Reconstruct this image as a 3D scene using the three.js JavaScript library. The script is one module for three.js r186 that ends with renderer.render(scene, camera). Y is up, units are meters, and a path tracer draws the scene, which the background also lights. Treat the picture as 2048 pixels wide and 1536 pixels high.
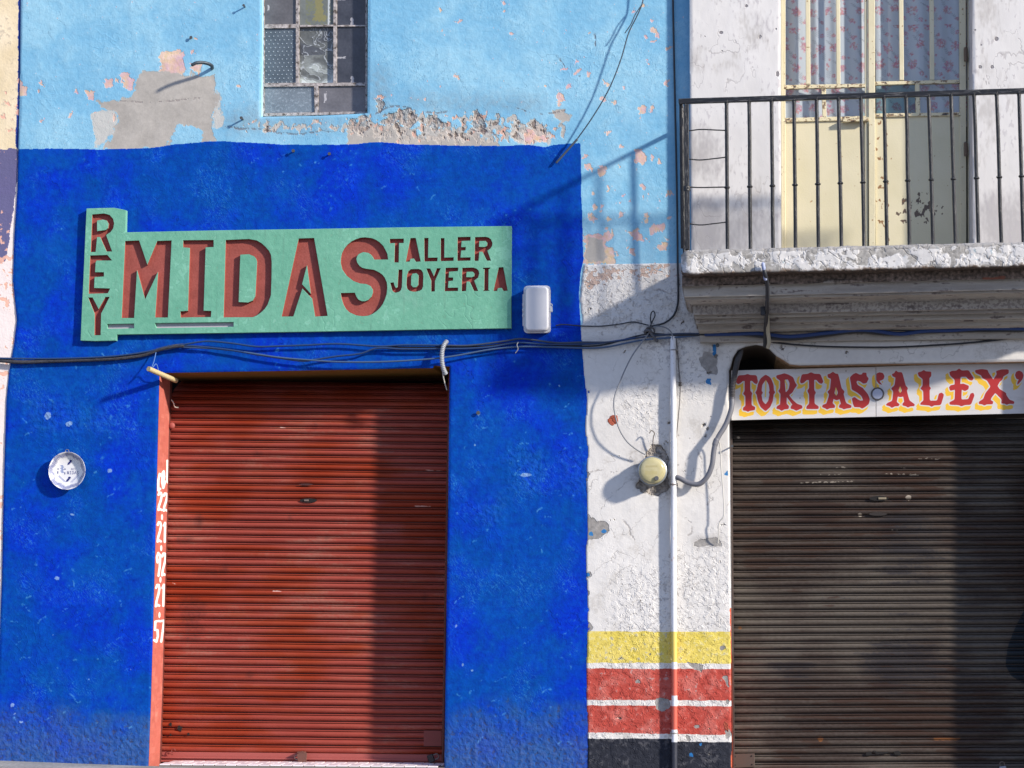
import * as THREE from 'three';
import { mergeGeometries } from 'three/addons/utils/BufferGeometryUtils.js';
import { RoundedBoxGeometry } from 'three/addons/geometries/RoundedBoxGeometry.js';

// ---------------------------------------------------------------- camera, sky, sun, exposure
const scene = new THREE.Scene();
const FOCAL = 4270, DIST = 13.6, EYE = 1.13;
const camera = new THREE.PerspectiveCamera(2 * Math.atan(768 / FOCAL) * 180 / Math.PI, 4 / 3, 0.1, 400);
camera.position.set(0, EYE, DIST);
camera.rotation.order = 'YXZ';
camera.rotation.set(5.4 * Math.PI / 180, 6 * Math.PI / 180, 0);
camera.updateMatrixWorld(true);

const renderer = new THREE.WebGLRenderer({ antialias: true });
renderer.toneMapping = THREE.LinearToneMapping;
renderer.toneMappingExposure = 1.4;
renderer.shadowMap.enabled = true;

const SKYW = 256, SKYH = 128;
const skyData = new Float32Array(SKYW * SKYH * 4);
for (let j = 0; j < SKYH; j++) {
  const el = ((j + 0.5) / SKYH - 0.5) * Math.PI, s = Math.max(0, Math.sin(el)), t = Math.pow(s, 0.45);
  const c = [0.80 + (0.20 - 0.80) * t, 0.86 + (0.37 - 0.86) * t, 1.0 + (0.80 - 1.0) * t];
  for (let i = 0; i < SKYW; i++) {
    const k = (j * SKYW + i) * 4;
    for (let q = 0; q < 3; q++) skyData[k + q] = c[q] * 0.86;
    skyData[k + 3] = 1;
  }
}
const skyTex = new THREE.DataTexture(skyData, SKYW, SKYH, THREE.RGBAFormat, THREE.FloatType);
skyTex.mapping = THREE.EquirectangularReflectionMapping;
skyTex.magFilter = THREE.LinearFilter; skyTex.needsUpdate = true;
scene.background = skyTex; scene.environment = skyTex;

const sun = new THREE.DirectionalLight(new THREE.Color(1.0, 0.93, 0.83), 5.0);
sun.position.set(1.87, 0.95, 1.0).normalize().multiplyScalar(30);
sun.castShadow = true; sun.shadow.radius = 6; sun.shadow.mapSize.set(4096, 4096);
Object.assign(sun.shadow.camera, { left: -8, right: 8, top: 8, bottom: -8, near: 1, far: 60 });
scene.add(sun, sun.target);

// ---------------------------------------------------------------- measuring and noise
const V3 = (x, y, z) => new THREE.Vector3(x, y, z);
// the point on the plane z (metres in front of the facade) that was measured at x, y in the photograph
function P(px, py, z = 0) {
  const d = V3((px - 1024) / FOCAL, (768 - py) / FOCAL, -1).applyQuaternion(camera.quaternion);
  const t = (z - DIST) / d.z;
  return V3(d.x * t, EYE + d.y * t, z);
}
let seedState = 7;
function reseed(s) { seedState = s; }
function rnd() { seedState = (seedState * 1664525 + 1013904223) >>> 0; return seedState / 4294967296; }
reseed(4711);
const GX = new Float32Array(4096), GY = new Float32Array(4096);
for (let i = 0; i < 4096; i++) { const a = rnd() * Math.PI * 2; GX[i] = Math.cos(a); GY[i] = Math.sin(a); }
function gn(x, y) {                                   // gradient noise, about -0.7 .. 0.7
  const ix = Math.floor(x), iy = Math.floor(y), fx = x - ix, fy = y - iy;
  const u = fx * fx * fx * (fx * (fx * 6 - 15) + 10), v = fy * fy * fy * (fy * (fy * 6 - 15) + 10);
  const h = (a, b) => (Math.imul(a, 374761393) + Math.imul(b, 668265263)) ;
  let k = h(ix, iy); k = (Math.imul(k ^ (k >>> 13), 1274126177) >>> 8) & 4095;
  const a = GX[k] * fx + GY[k] * fy;
  k = h(ix + 1, iy); k = (Math.imul(k ^ (k >>> 13), 1274126177) >>> 8) & 4095;
  const b = GX[k] * (fx - 1) + GY[k] * fy;
  k = h(ix, iy + 1); k = (Math.imul(k ^ (k >>> 13), 1274126177) >>> 8) & 4095;
  const c = GX[k] * fx + GY[k] * (fy - 1);
  k = h(ix + 1, iy + 1); k = (Math.imul(k ^ (k >>> 13), 1274126177) >>> 8) & 4095;
  const d = GX[k] * (fx - 1) + GY[k] * (fy - 1);
  return a + u * (b - a) + v * (c - a + u * (a - b - c + d));
}
function fbm(x, y, o = 4) { let s = 0, a = 1; for (let i = 0; i < o; i++) { s += a * gn(x, y); a *= 0.5; const t = x * 1.6 - y * 1.2 + 7.3; y = x * 1.2 + y * 1.6 - 3.1; x = t; } return s; }
function ridge(x, y) { return 1 - Math.min(1, Math.abs(gn(x, y)) * 3); }
const clamp01 = (t) => t < 0 ? 0 : t > 1 ? 1 : t;
const ss = (a, b, t) => { t = clamp01((t - a) / (b - a)); return t * t * (3 - 2 * t); };
const mix = (a, b, t) => a + (b - a) * t;

// ---------------------------------------------------------------- naming and assembling
const names = {};
function numbered(n) { const k = names[n] = (names[n] ?? -1) + 1; return k ? n + '_' + String(k).padStart(3, '0') : n; }
function thing(name, label, category, base, group) {
  const o = new THREE.Group(); o.name = numbered(name); o.userData = { label, category };
  if (group) o.userData.group = group;
  o.position.copy(base); scene.add(o); return o;
}
function mesh(name, geo, mat, parent) {
  const m = new THREE.Mesh(geo, mat); m.name = name; m.castShadow = m.receiveShadow = true;
  if (parent.parent === scene) m.position.copy(parent.position).negate();   // shapes are given in place; a thing's own origin is its base
  parent.add(m); return m;
}
function single(name, geo, mat, label, category, group) {
  geo.computeBoundingBox(); const b = geo.boundingBox, c = V3((b.min.x + b.max.x) / 2, b.min.y, (b.min.z + b.max.z) / 2);
  geo.translate(-c.x, -c.y, -c.z);
  const m = new THREE.Mesh(geo, mat); m.name = numbered(name); m.position.copy(c); m.castShadow = m.receiveShadow = true;
  m.userData = { label, category }; if (group) m.userData.group = group;
  scene.add(m); return m;
}
const matte = (rough, extra) => new THREE.MeshPhysicalMaterial({ color: 0xffffff, roughness: rough, specularIntensity: 0.35, side: THREE.DoubleSide, ...extra });
const std = (c, rough = 0.8, extra = {}) => new THREE.MeshStandardMaterial({ color: c, roughness: rough, side: THREE.DoubleSide, ...extra });

// ---------------------------------------------------------------- textures computed per texel
function dataTex(arr, W, H, srgb, wrap) {
  const t = new THREE.DataTexture(arr, W, H, THREE.RGBAFormat, arr instanceof Float32Array ? THREE.FloatType : THREE.UnsignedByteType);
  t.magFilter = THREE.LinearFilter; t.minFilter = THREE.LinearMipmapLinearFilter; t.generateMipmaps = true;
  if (srgb) t.colorSpace = THREE.SRGBColorSpace;
  if (wrap) t.wrapS = t.wrapT = THREE.RepeatWrapping;
  t.needsUpdate = true; return t;
}
const K = { r: 0, g: 0, b: 0, h: 0 };                 // what a skin function returns
function tint(r, g, b, t) { K.r += (r - K.r) * t; K.g += (g - K.g) * t; K.b += (b - K.b) * t; }
function bake(skin, x0, y0, w, h, W, H) {
  const col = new Uint8Array(W * H * 4), hgt = new Float32Array(W * H);
  for (let j = 0, k = 0; j < H; j++) for (let i = 0; i < W; i++, k++) {
    skin(x0 + (i + 0.5) / W * w, y0 + (j + 0.5) / H * h);
    col[k * 4] = clamp01(K.r / 255) * 255; col[k * 4 + 1] = clamp01(K.g / 255) * 255; col[k * 4 + 2] = clamp01(K.b / 255) * 255; col[k * 4 + 3] = 255;
    hgt[k] = K.h;
  }
  return { col, hgt, W, H };
}
function bumpTex(hgt, W, H) {
  const a = new Float32Array(W * H * 4);
  for (let k = 0; k < W * H; k++) { const v = 0.5 + hgt[k] / 0.02; a[k * 4] = a[k * 4 + 1] = a[k * 4 + 2] = v; a[k * 4 + 3] = 1; }
  return dataTex(a, W, H, false);
}
function skinned(skin, w, h, res, rough, extra = {}) {   // a material for a flat piece whose uv is in metres / (w, h)
  const W = Math.max(8, Math.min(2048, Math.round(w * res))), H = Math.max(8, Math.min(2048, Math.round(h * res)));
  const b = bake(skin, 0, 0, w, h, W, H);
  return std(0xffffff, rough, { map: dataTex(b.col, W, H, true), bumpMap: bumpTex(b.hgt, W, H), bumpScale: 0.02, ...extra });
}
// A mask drawn with polygons, lines and dots in the wall's own plane
class Mask {
  constructor(bb, z, res = 220) {
    this.bb = bb; this.z = z; this.s = res; this.W = Math.ceil(bb.w * res); this.H = Math.ceil(bb.h * res);
    this.c = document.createElement('canvas'); this.c.width = this.W; this.c.height = this.H;
    this.x = this.c.getContext('2d'); this.x.fillStyle = '#000'; this.x.fillRect(0, 0, this.W, this.H); this.x.fillStyle = this.x.strokeStyle = '#fff';
    this.x.lineJoin = this.x.lineCap = 'round';
  }
  at(p) { const q = P(p[0], p[1], this.z); return [(q.x - this.bb.x) * this.s, this.H - (q.y - this.bb.y) * this.s]; }
  path(pts) { this.x.beginPath(); pts.forEach((p, i) => { const q = this.at(p); i ? this.x.lineTo(q[0], q[1]) : this.x.moveTo(q[0], q[1]); }); }
  poly(...polys) { for (const pts of polys) { this.path(pts); this.x.closePath(); this.x.fill(); } return this; }
  erase(...polys) { this.x.fillStyle = '#000'; this.poly(...polys); this.x.fillStyle = '#fff'; return this; }
  line(wpx, ...lines) { this.x.lineWidth = wpx / 314 * this.s; for (const l of lines) { this.path(l); this.x.stroke(); } return this; }
  dots(...ds) { for (const [px, py, rx, ry = rx] of ds) { const q = this.at([px, py]), k = this.s / 314; this.x.beginPath(); this.x.ellipse(q[0], q[1], rx * k, ry * k, 0, 0, 6.3); this.x.fill(); } return this; }
  done(blur) {
    const d = this.x.getImageData(0, 0, this.W, this.H).data, W = this.W, H = this.H; let a = new Float32Array(W * H), b = new Float32Array(W * H);
    for (let j = 0; j < H; j++) for (let i = 0; i < W; i++) a[(H - 1 - j) * W + i] = d[(j * W + i) * 4] / 255;
    const r = Math.max(1, Math.round(blur / 314 * this.s));
    for (let pass = 0; pass < 2; pass++) {
      for (let j = 0; j < H; j++) { let s = 0; const o = j * W; for (let i = -r; i <= r; i++) s += a[o + Math.min(W - 1, Math.max(0, i))]; for (let i = 0; i < W; i++) { b[o + i] = s / (2 * r + 1); s += a[o + Math.min(W - 1, i + r + 1)] - a[o + Math.max(0, i - r)]; } }
      for (let i = 0; i < W; i++) { let s = 0; for (let j = -r; j <= r; j++) s += b[Math.min(H - 1, Math.max(0, j)) * W + i]; for (let j = 0; j < H; j++) { a[j * W + i] = s / (2 * r + 1); s += b[Math.min(H - 1, j + r + 1) * W + i] - b[Math.max(0, j - r) * W + i]; } }
    }
    this.a = a; this.c = this.x = null; return this;
  }
  v(x, y) {
    const fx = Math.min(this.W - 1.001, Math.max(0, (x - this.bb.x) * this.s - 0.5)), fy = Math.min(this.H - 1.001, Math.max(0, (y - this.bb.y) * this.s - 0.5));
    const i = fx | 0, j = fy | 0, u = fx - i, v = fy - j, o = j * this.W + i, a = this.a;
    return (a[o] * (1 - u) + a[o + 1] * u) * (1 - v) + (a[o + this.W] * (1 - u) + a[o + this.W + 1] * u) * v;
  }
}

// ---------------------------------------------------------------- shapes
const to2 = (pts, z) => pts.map((p) => { const q = P(p[0], p[1], z); return new THREE.Vector2(q.x, q.y); });
function boxOf(pts) { let x = 1e9, y = 1e9, X = -1e9, Y = -1e9; for (const p of pts) { x = Math.min(x, p.x); y = Math.min(y, p.y); X = Math.max(X, p.x); Y = Math.max(Y, p.y); } return { x, y, w: X - x, h: Y - y }; }
function inside(pts, x, y) { let c = false; for (let i = 0, j = pts.length - 1; i < pts.length; j = i++) { const a = pts[i], b = pts[j]; if ((a.y > y) !== (b.y > y) && x < (b.x - a.x) * (y - a.y) / (b.y - a.y) + a.x) c = !c; } return c; }
// A plaster wall: a fine grid cut to its outline and openings, raised by its skin's height, the finest relief left to the bump map
function wallGeo(outline, holes, z0, step, res, skin, lip) {
  const bb = boxOf(outline), nx = Math.ceil(bb.w / step), ny = Math.ceil(bb.h / step), sx = bb.w / nx, sy = bb.h / ny;
  const W = Math.min(2048, Math.round(bb.w * res)), H = Math.min(2048, Math.round(bb.h * res));
  const { col, hgt } = bake(skin, bb.x, bb.y, bb.w, bb.h, W, H);
  const N = (nx + 1) * (ny + 1), X = new Float32Array(N), Y = new Float32Array(N), D = new Float32Array(N).fill(1e9), NX = new Float32Array(N), NY = new Float32Array(N), IN = new Uint8Array(N), CO = new Float32Array(N);
  const rx = Math.max(1, Math.round(W / nx / 2)), ry = Math.max(1, Math.round(H / ny / 2));
  for (let j = 0, k = 0; j <= ny; j++) for (let i = 0; i <= nx; i++, k++) {
    X[k] = bb.x + i * sx; Y[k] = bb.y + j * sy;
    IN[k] = inside(outline, X[k], Y[k]) && !holes.some((h) => inside(h, X[k], Y[k])) ? 1 : 0;
    let s = 0, n = 0; const ci = Math.round(i / nx * W), cj = Math.round(j / ny * H);
    for (let b = Math.max(0, cj - ry); b < Math.min(H, cj + ry); b++) for (let a = Math.max(0, ci - rx); a < Math.min(W, ci + rx); a++) { s += hgt[b * W + a]; n++; }
    CO[k] = s / Math.max(1, n);
  }
  const R = 0.014;
  for (const poly of [outline, ...holes]) for (let e = 0; e < poly.length; e++) {
    const a = poly[e], b = poly[(e + 1) % poly.length], dx = b.x - a.x, dy = b.y - a.y, L = dx * dx + dy * dy;
    const pad = Math.max(R, sx * 1.5), i0 = Math.max(0, Math.floor((Math.min(a.x, b.x) - pad - bb.x) / sx)), i1 = Math.min(nx, Math.ceil((Math.max(a.x, b.x) + pad - bb.x) / sx)), j0 = Math.max(0, Math.floor((Math.min(a.y, b.y) - pad - bb.y) / sy)), j1 = Math.min(ny, Math.ceil((Math.max(a.y, b.y) + pad - bb.y) / sy));
    for (let j = j0; j <= j1; j++) for (let i = i0; i <= i1; i++) {
      const k = j * (nx + 1) + i, t = clamp01(((X[k] - a.x) * dx + (Y[k] - a.y) * dy) / L), qx = a.x + dx * t, qy = a.y + dy * t, d = Math.hypot(X[k] - qx, Y[k] - qy);
      if (d < D[k]) { D[k] = d; NX[k] = qx; NY[k] = qy; }
    }
  }
  const res2 = new Float32Array(W * H);
  for (let j = 0; j < H; j++) { const gy = Math.min(ny - 1e-4, (j + 0.5) / H * ny), b = gy | 0, v = gy - b; for (let i = 0; i < W; i++) { const gx = Math.min(nx - 1e-4, (i + 0.5) / W * nx), a = gx | 0, u = gx - a, o = b * (nx + 1) + a; res2[j * W + i] = hgt[j * W + i] - ((CO[o] * (1 - u) + CO[o + 1] * u) * (1 - v) + (CO[o + nx + 1] * (1 - u) + CO[o + nx + 2] * u) * v); } }
  const pos = new Float32Array(N * 3), uv = new Float32Array(N * 2), idx = [], SN = new Uint8Array(N);
  for (let k = 0; k < N; k++) {
    if (D[k] < 0.73 * sx) { SN[k] = 1; X[k] = NX[k]; Y[k] = NY[k]; D[k] = 0; }
    const f = ss(0, R, D[k]);
    pos[k * 3] = X[k]; pos[k * 3 + 1] = Y[k]; pos[k * 3 + 2] = z0 + CO[k] * f - lip * (1 - Math.sqrt(f)) ** 1.5;
    uv[k * 2] = (X[k] - bb.x) / bb.w; uv[k * 2 + 1] = (Y[k] - bb.y) / bb.h;
  }
  const tri = (a, b, c) => {
    if (!(IN[a] | SN[a]) || !(IN[b] | SN[b]) || !(IN[c] | SN[c])) return;
    if (SN[a] || SN[b] || SN[c]) { const x = (X[a] + X[b] + X[c]) / 3, y = (Y[a] + Y[b] + Y[c]) / 3; if (!inside(outline, x, y) || holes.some((h) => inside(h, x, y))) return; }
    idx.push(a, b, c);
  };
  for (let j = 0; j < ny; j++) for (let i = 0; i < nx; i++) { const a = j * (nx + 1) + i, b = a + 1, c = a + nx + 1, d = c + 1; if ((i + j) & 1) { tri(a, b, c); tri(b, d, c); } else { tri(a, b, d); tri(a, d, c); } }
  const g = new THREE.BufferGeometry(); g.setAttribute('position', new THREE.BufferAttribute(pos, 3)); g.setAttribute('uv', new THREE.BufferAttribute(uv, 2)); g.setIndex(idx); g.computeVertexNormals();
  return { g, map: dataTex(col, W, H, true), bump: bumpTex(res2, W, H) };
}
function wall(name, parent, outlinePx, holesPx, z0, o) {
  const outline = to2(outlinePx, z0), holes = holesPx.map((h) => to2(h, z0));
  const w = wallGeo(outline, holes, z0, o.step, o.res, o.skin, o.lip ?? 0.006);
  return mesh(name, w.g, matte(o.rough ?? 0.85, { specularIntensity: o.spec ?? 0.3, map: w.map, bumpMap: w.bump, bumpScale: 0.02 }), parent);
}
// The faces of an opening, from the wall's front back to a depth. uv.x runs inwards, uv.y along.
function strip(ptsA, ptsB) {
  const n = ptsA.length, pos = [], uv = [], idx = []; let len = 0;
  for (let i = 0; i < n; i++) { if (i) len += ptsA[i].distanceTo(ptsA[i - 1]); pos.push(ptsA[i].x, ptsA[i].y, ptsA[i].z, ptsB[i].x, ptsB[i].y, ptsB[i].z); uv.push(0, len, ptsA[i].distanceTo(ptsB[i]), len); }
  for (let i = 0; i < n - 1; i++) { const a = i * 2; idx.push(a, a + 1, a + 2, a + 1, a + 3, a + 2); }
  const g = new THREE.BufferGeometry(); g.setAttribute('position', new THREE.Float32BufferAttribute(pos, 3)); g.setAttribute('uv', new THREE.Float32BufferAttribute(uv, 2)); g.setIndex(idx); g.computeVertexNormals(); return g;
}
function reveal(pts, z0, depth) { const a = pts.map((p) => P(p[0], p[1], z0)); a.forEach((p) => { p.z -= 0.004; }); return strip(a, a.map((p) => V3(p.x, p.y, z0 - depth))); }
function shapeOf(v2) { const s = new THREE.Shape(v2); return s; }
function plateGeo(v2, zFront, depth, bevel = 0.0015) {
  const g = new THREE.ExtrudeGeometry(shapeOf(v2), { depth: depth - 2 * bevel, bevelEnabled: bevel > 0, bevelSize: bevel, bevelThickness: bevel, bevelOffset: -bevel, bevelSegments: 2 });
  g.translate(0, 0, zFront - depth + bevel); return g;
}
const plate = (pts, zFront, depth, bevel) => plateGeo(to2(pts, zFront), zFront, depth, bevel);
const rect = (x0, y0, x1, y1, slope = 0) => [[x0, y0], [x1, y0 + (x1 - x0) * slope], [x1, y1 + (x1 - x0) * slope], [x0, y1]];
function tubeGeo(pts, r, seg = 0, rad = 8) {
  const v = pts.map((p) => P(p[0], p[1], p[2])), c = new THREE.CatmullRomCurve3(v, false, 'centripetal');
  const n = seg || pts.length * 6, g = new THREE.TubeGeometry(c, n, r, rad, false), caps = [];
  for (const t of [0, 1]) { const s = new THREE.SphereGeometry(r, rad, 4); const p = c.getPoint(t); s.translate(p.x, p.y, p.z); caps.push(s); }
  return mergeGeometries([g, ...caps]);
}
function barGeo(a, b, w, d) {                          // a square or flat bar between two points
  const l = a.distanceTo(b), g = new RoundedBoxGeometry(w, l, d, 1, Math.min(w, d) * 0.18), m = new THREE.Matrix4(), dir = b.clone().sub(a).normalize();
  const q = new THREE.Quaternion().setFromUnitVectors(V3(0, 1, 0), dir); m.compose(a.clone().add(b).multiplyScalar(0.5), q, V3(1, 1, 1)); g.applyMatrix4(m); return g;
}
// a profile swept along x. prof: [x of the left end, y, z]; xr: right end
function sweep(prof, xr, nx, disp) {
  const ns = prof.length, pos = [], uv = [], idx = [], S = [0]; for (let i = 1; i < ns; i++) S.push(S[i - 1] + Math.hypot(prof[i][1] - prof[i - 1][1], prof[i][2] - prof[i - 1][2]));
  for (let i = 0; i < ns; i++) {
    const a = prof[Math.max(0, i - 1)], b = prof[Math.min(ns - 1, i + 1)], ty = b[1] - a[1], tz = b[2] - a[2], l = Math.hypot(ty, tz) || 1, ny = tz / l, nz = -ty / l;
    for (let k = 0; k <= nx; k++) {
      const x = mix(prof[i][0], xr, k / nx), e = ss(0, 0.03, x - prof[i][0]), d = disp ? disp(x, S[i]) : 0;
      pos.push(x + (1 - e) * 0, prof[i][1] + ny * d, prof[i][2] + nz * d); uv.push(x - prof[0][0], S[i]);
    }
  }
  for (let i = 0; i < ns - 1; i++) for (let k = 0; k < nx; k++) { const a = i * (nx + 1) + k, b = a + 1, c = a + nx + 1, d = c + 1; idx.push(a, c, b, b, c, d); }
  const g = new THREE.BufferGeometry(); g.setAttribute('position', new THREE.Float32BufferAttribute(pos, 3)); g.setAttribute('uv', new THREE.Float32BufferAttribute(uv, 2)); g.setIndex(idx); g.computeVertexNormals(); return { g, len: S[ns - 1] };
}
function dense(prof, step) { const out = []; for (let i = 0; i < prof.length - 1; i++) { const a = prof[i], b = prof[i + 1], n = Math.max(1, Math.round(Math.hypot(a[1] - b[1], a[2] - b[2]) / step)); for (let k = 0; k < n; k++) out.push(a.map((v, q) => mix(v, b[q], k / n))); } out.push(prof[prof.length - 1]); return out; }

// ---------------------------------------------------------------- plaster relief shared by the walls
function trowel(x, y) {                                // strokes of the float, slanting
  const a = x * 0.82 + y * 0.57, b = -x * 0.57 + y * 0.82, wv = gn(x * 5, y * 5) * 0.05;
  return gn((a + wv) * 22, (b - wv) * 52) * 0.7 + gn(a * 60 + 9, b * 90) * 0.35;
}
const spread = (seed, n, x0, y0, x1, y1, r0, r1) => { reseed(seed); const o = []; for (let i = 0; i < n; i++) { const r = r0 + (r1 - r0) * rnd() ** 3; o.push([mix(x0, x1, rnd()), mix(y0, y1, rnd()), r * (0.6 + 0.5 * rnd()), r * (0.7 + 0.9 * rnd())]); } return o; };

// ================================================================ GROUND
const yWalk = (x) => { const a = P(0, 1521, 0), b = P(290, 1532, 0); return a.y + (b.y - a.y) * (x - a.x) / (b.x - a.x); };
const concreteSkin = (x, y) => { const n = fbm(x * 3, y * 3), m = fbm(x * 40, y * 40); const c = 138 + n * 26 + m * 22; K.r = c; K.g = c * 0.985; K.b = c * 0.95; K.h = m * 0.0008; };
{
  const xl = -7, xr = 5, n = 48, a = [], b = [];
  for (let i = 0; i <= n; i++) { const x = mix(xl, xr, i / n); a.push(V3(x, Math.max(-0.13, Math.min(0.05, yWalk(x))), -0.02)); b.push(V3(x, Math.max(-0.13, Math.min(0.05, yWalk(x))) - 0.03, 1.9)); }
  const m = skinned(concreteSkin, 3, 3, 340, 0.9); for (const t of [m.map, m.bumpMap]) { t.wrapS = t.wrapT = THREE.RepeatWrapping; t.repeat.set(1 / 3, 1 / 3); }
  const top = strip(a, b), face = strip(b, b.map((p) => V3(p.x, p.y - 0.16, 1.93)));
  const w = new THREE.Mesh(mergeGeometries([top, face]), m); w.name = 'sidewalk'; w.userData = { label: 'grey concrete sidewalk strip along the foot of the blue wall', kind: 'structure' }; w.receiveShadow = w.castShadow = true; scene.add(w);
  const g = new THREE.PlaneGeometry(240, 240); g.rotateX(-Math.PI / 2); g.translate(0, -0.3, 60);
  const mr = skinned((x, y) => { const m2 = fbm(x * 60, y * 60), c = 92 + 16 * fbm(x * 2, y * 2) + 26 * m2; K.r = c; K.g = c; K.b = c * 0.98; K.h = m2 * 0.001; }, 3, 3, 170, 0.92);
  for (const t of [mr.map, mr.bumpMap]) { t.wrapS = t.wrapT = THREE.RepeatWrapping; t.repeat.set(80, 80); }
  const r = new THREE.Mesh(g, mr); r.name = 'road'; r.userData = { label: 'worn grey street surface in front of the shops', kind: 'structure' }; r.receiveShadow = true; scene.add(r);
}

// ================================================================ THE BEIGE NEIGHBOUR AT THE LEFT
const LEFT_EDGE = [[47, -420], [41, 0], [39, 190], [36, 292], [34, 380], [28, 470], [25, 560], [33, 640], [27, 690], [18, 740], [12, 800], [9, 900], [6, 1000], [3, 1160], [-1, 1260], [-5, 1400], [-9, 1560]];
{
  const t = thing('beige_building', 'beige building with worn purple band, a narrow strip left of the blue shop', 'building', P(-300, 1530, -0.01));
  const out = [[-700, -420], [90, -420], [90, 1620], [-700, 1620]], z = -0.012, bb = boxOf(to2(out, z));
  const purple = new Mask(bb, z).poly([[-700, 300], [38, 300], [34, 360], [24, 440], [12, 520], [-60, 540], [-700, 540]]).done(6);
  const stripe = new Mask(bb, z).poly([[38, -420], [90, -420], [90, 300], [38, 300], [30, 292], [36, 180]]).done(3);
  const yBot = P(0, 620, z).y, yMid = P(0, 300, z).y;
  wall('wall', t, out, [], z, { step: 0.016, res: 260, rough: 0.9, skin(x, y) {
    const n = fbm(x * 3, y * 3), m = fbm(x * 22, y * 22), f = fbm(x * 90, y * 90, 2);
    K.r = 222 + n * 14; K.g = 204 + n * 16; K.b = 172 + n * 22; K.h = 0.002 * n + 0.0012 * m + 0.0005 * f; if (m + 0.6 * n > 0.3) tint(170, 158, 140, 0.5);
    if (y < yMid) tint(226, 212, 206, ss(0, 0.3, yMid - y));
    if (purple.v(x + 0.02 * m, y + 0.02 * n) + 0.3 * m > 0.5) { tint(84, 82, 122, 0.9); K.h += 0.0006; }
    if (stripe.v(x + 0.004 * m, y) + 0.12 * m > 0.5) tint(30, 52, 128, 0.95);
    if (m + n * 0.5 > 0.42 && y < yMid + 0.5) { tint(226, 172, 150, 0.9); K.h -= 0.0015; }
  } });
}

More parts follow.
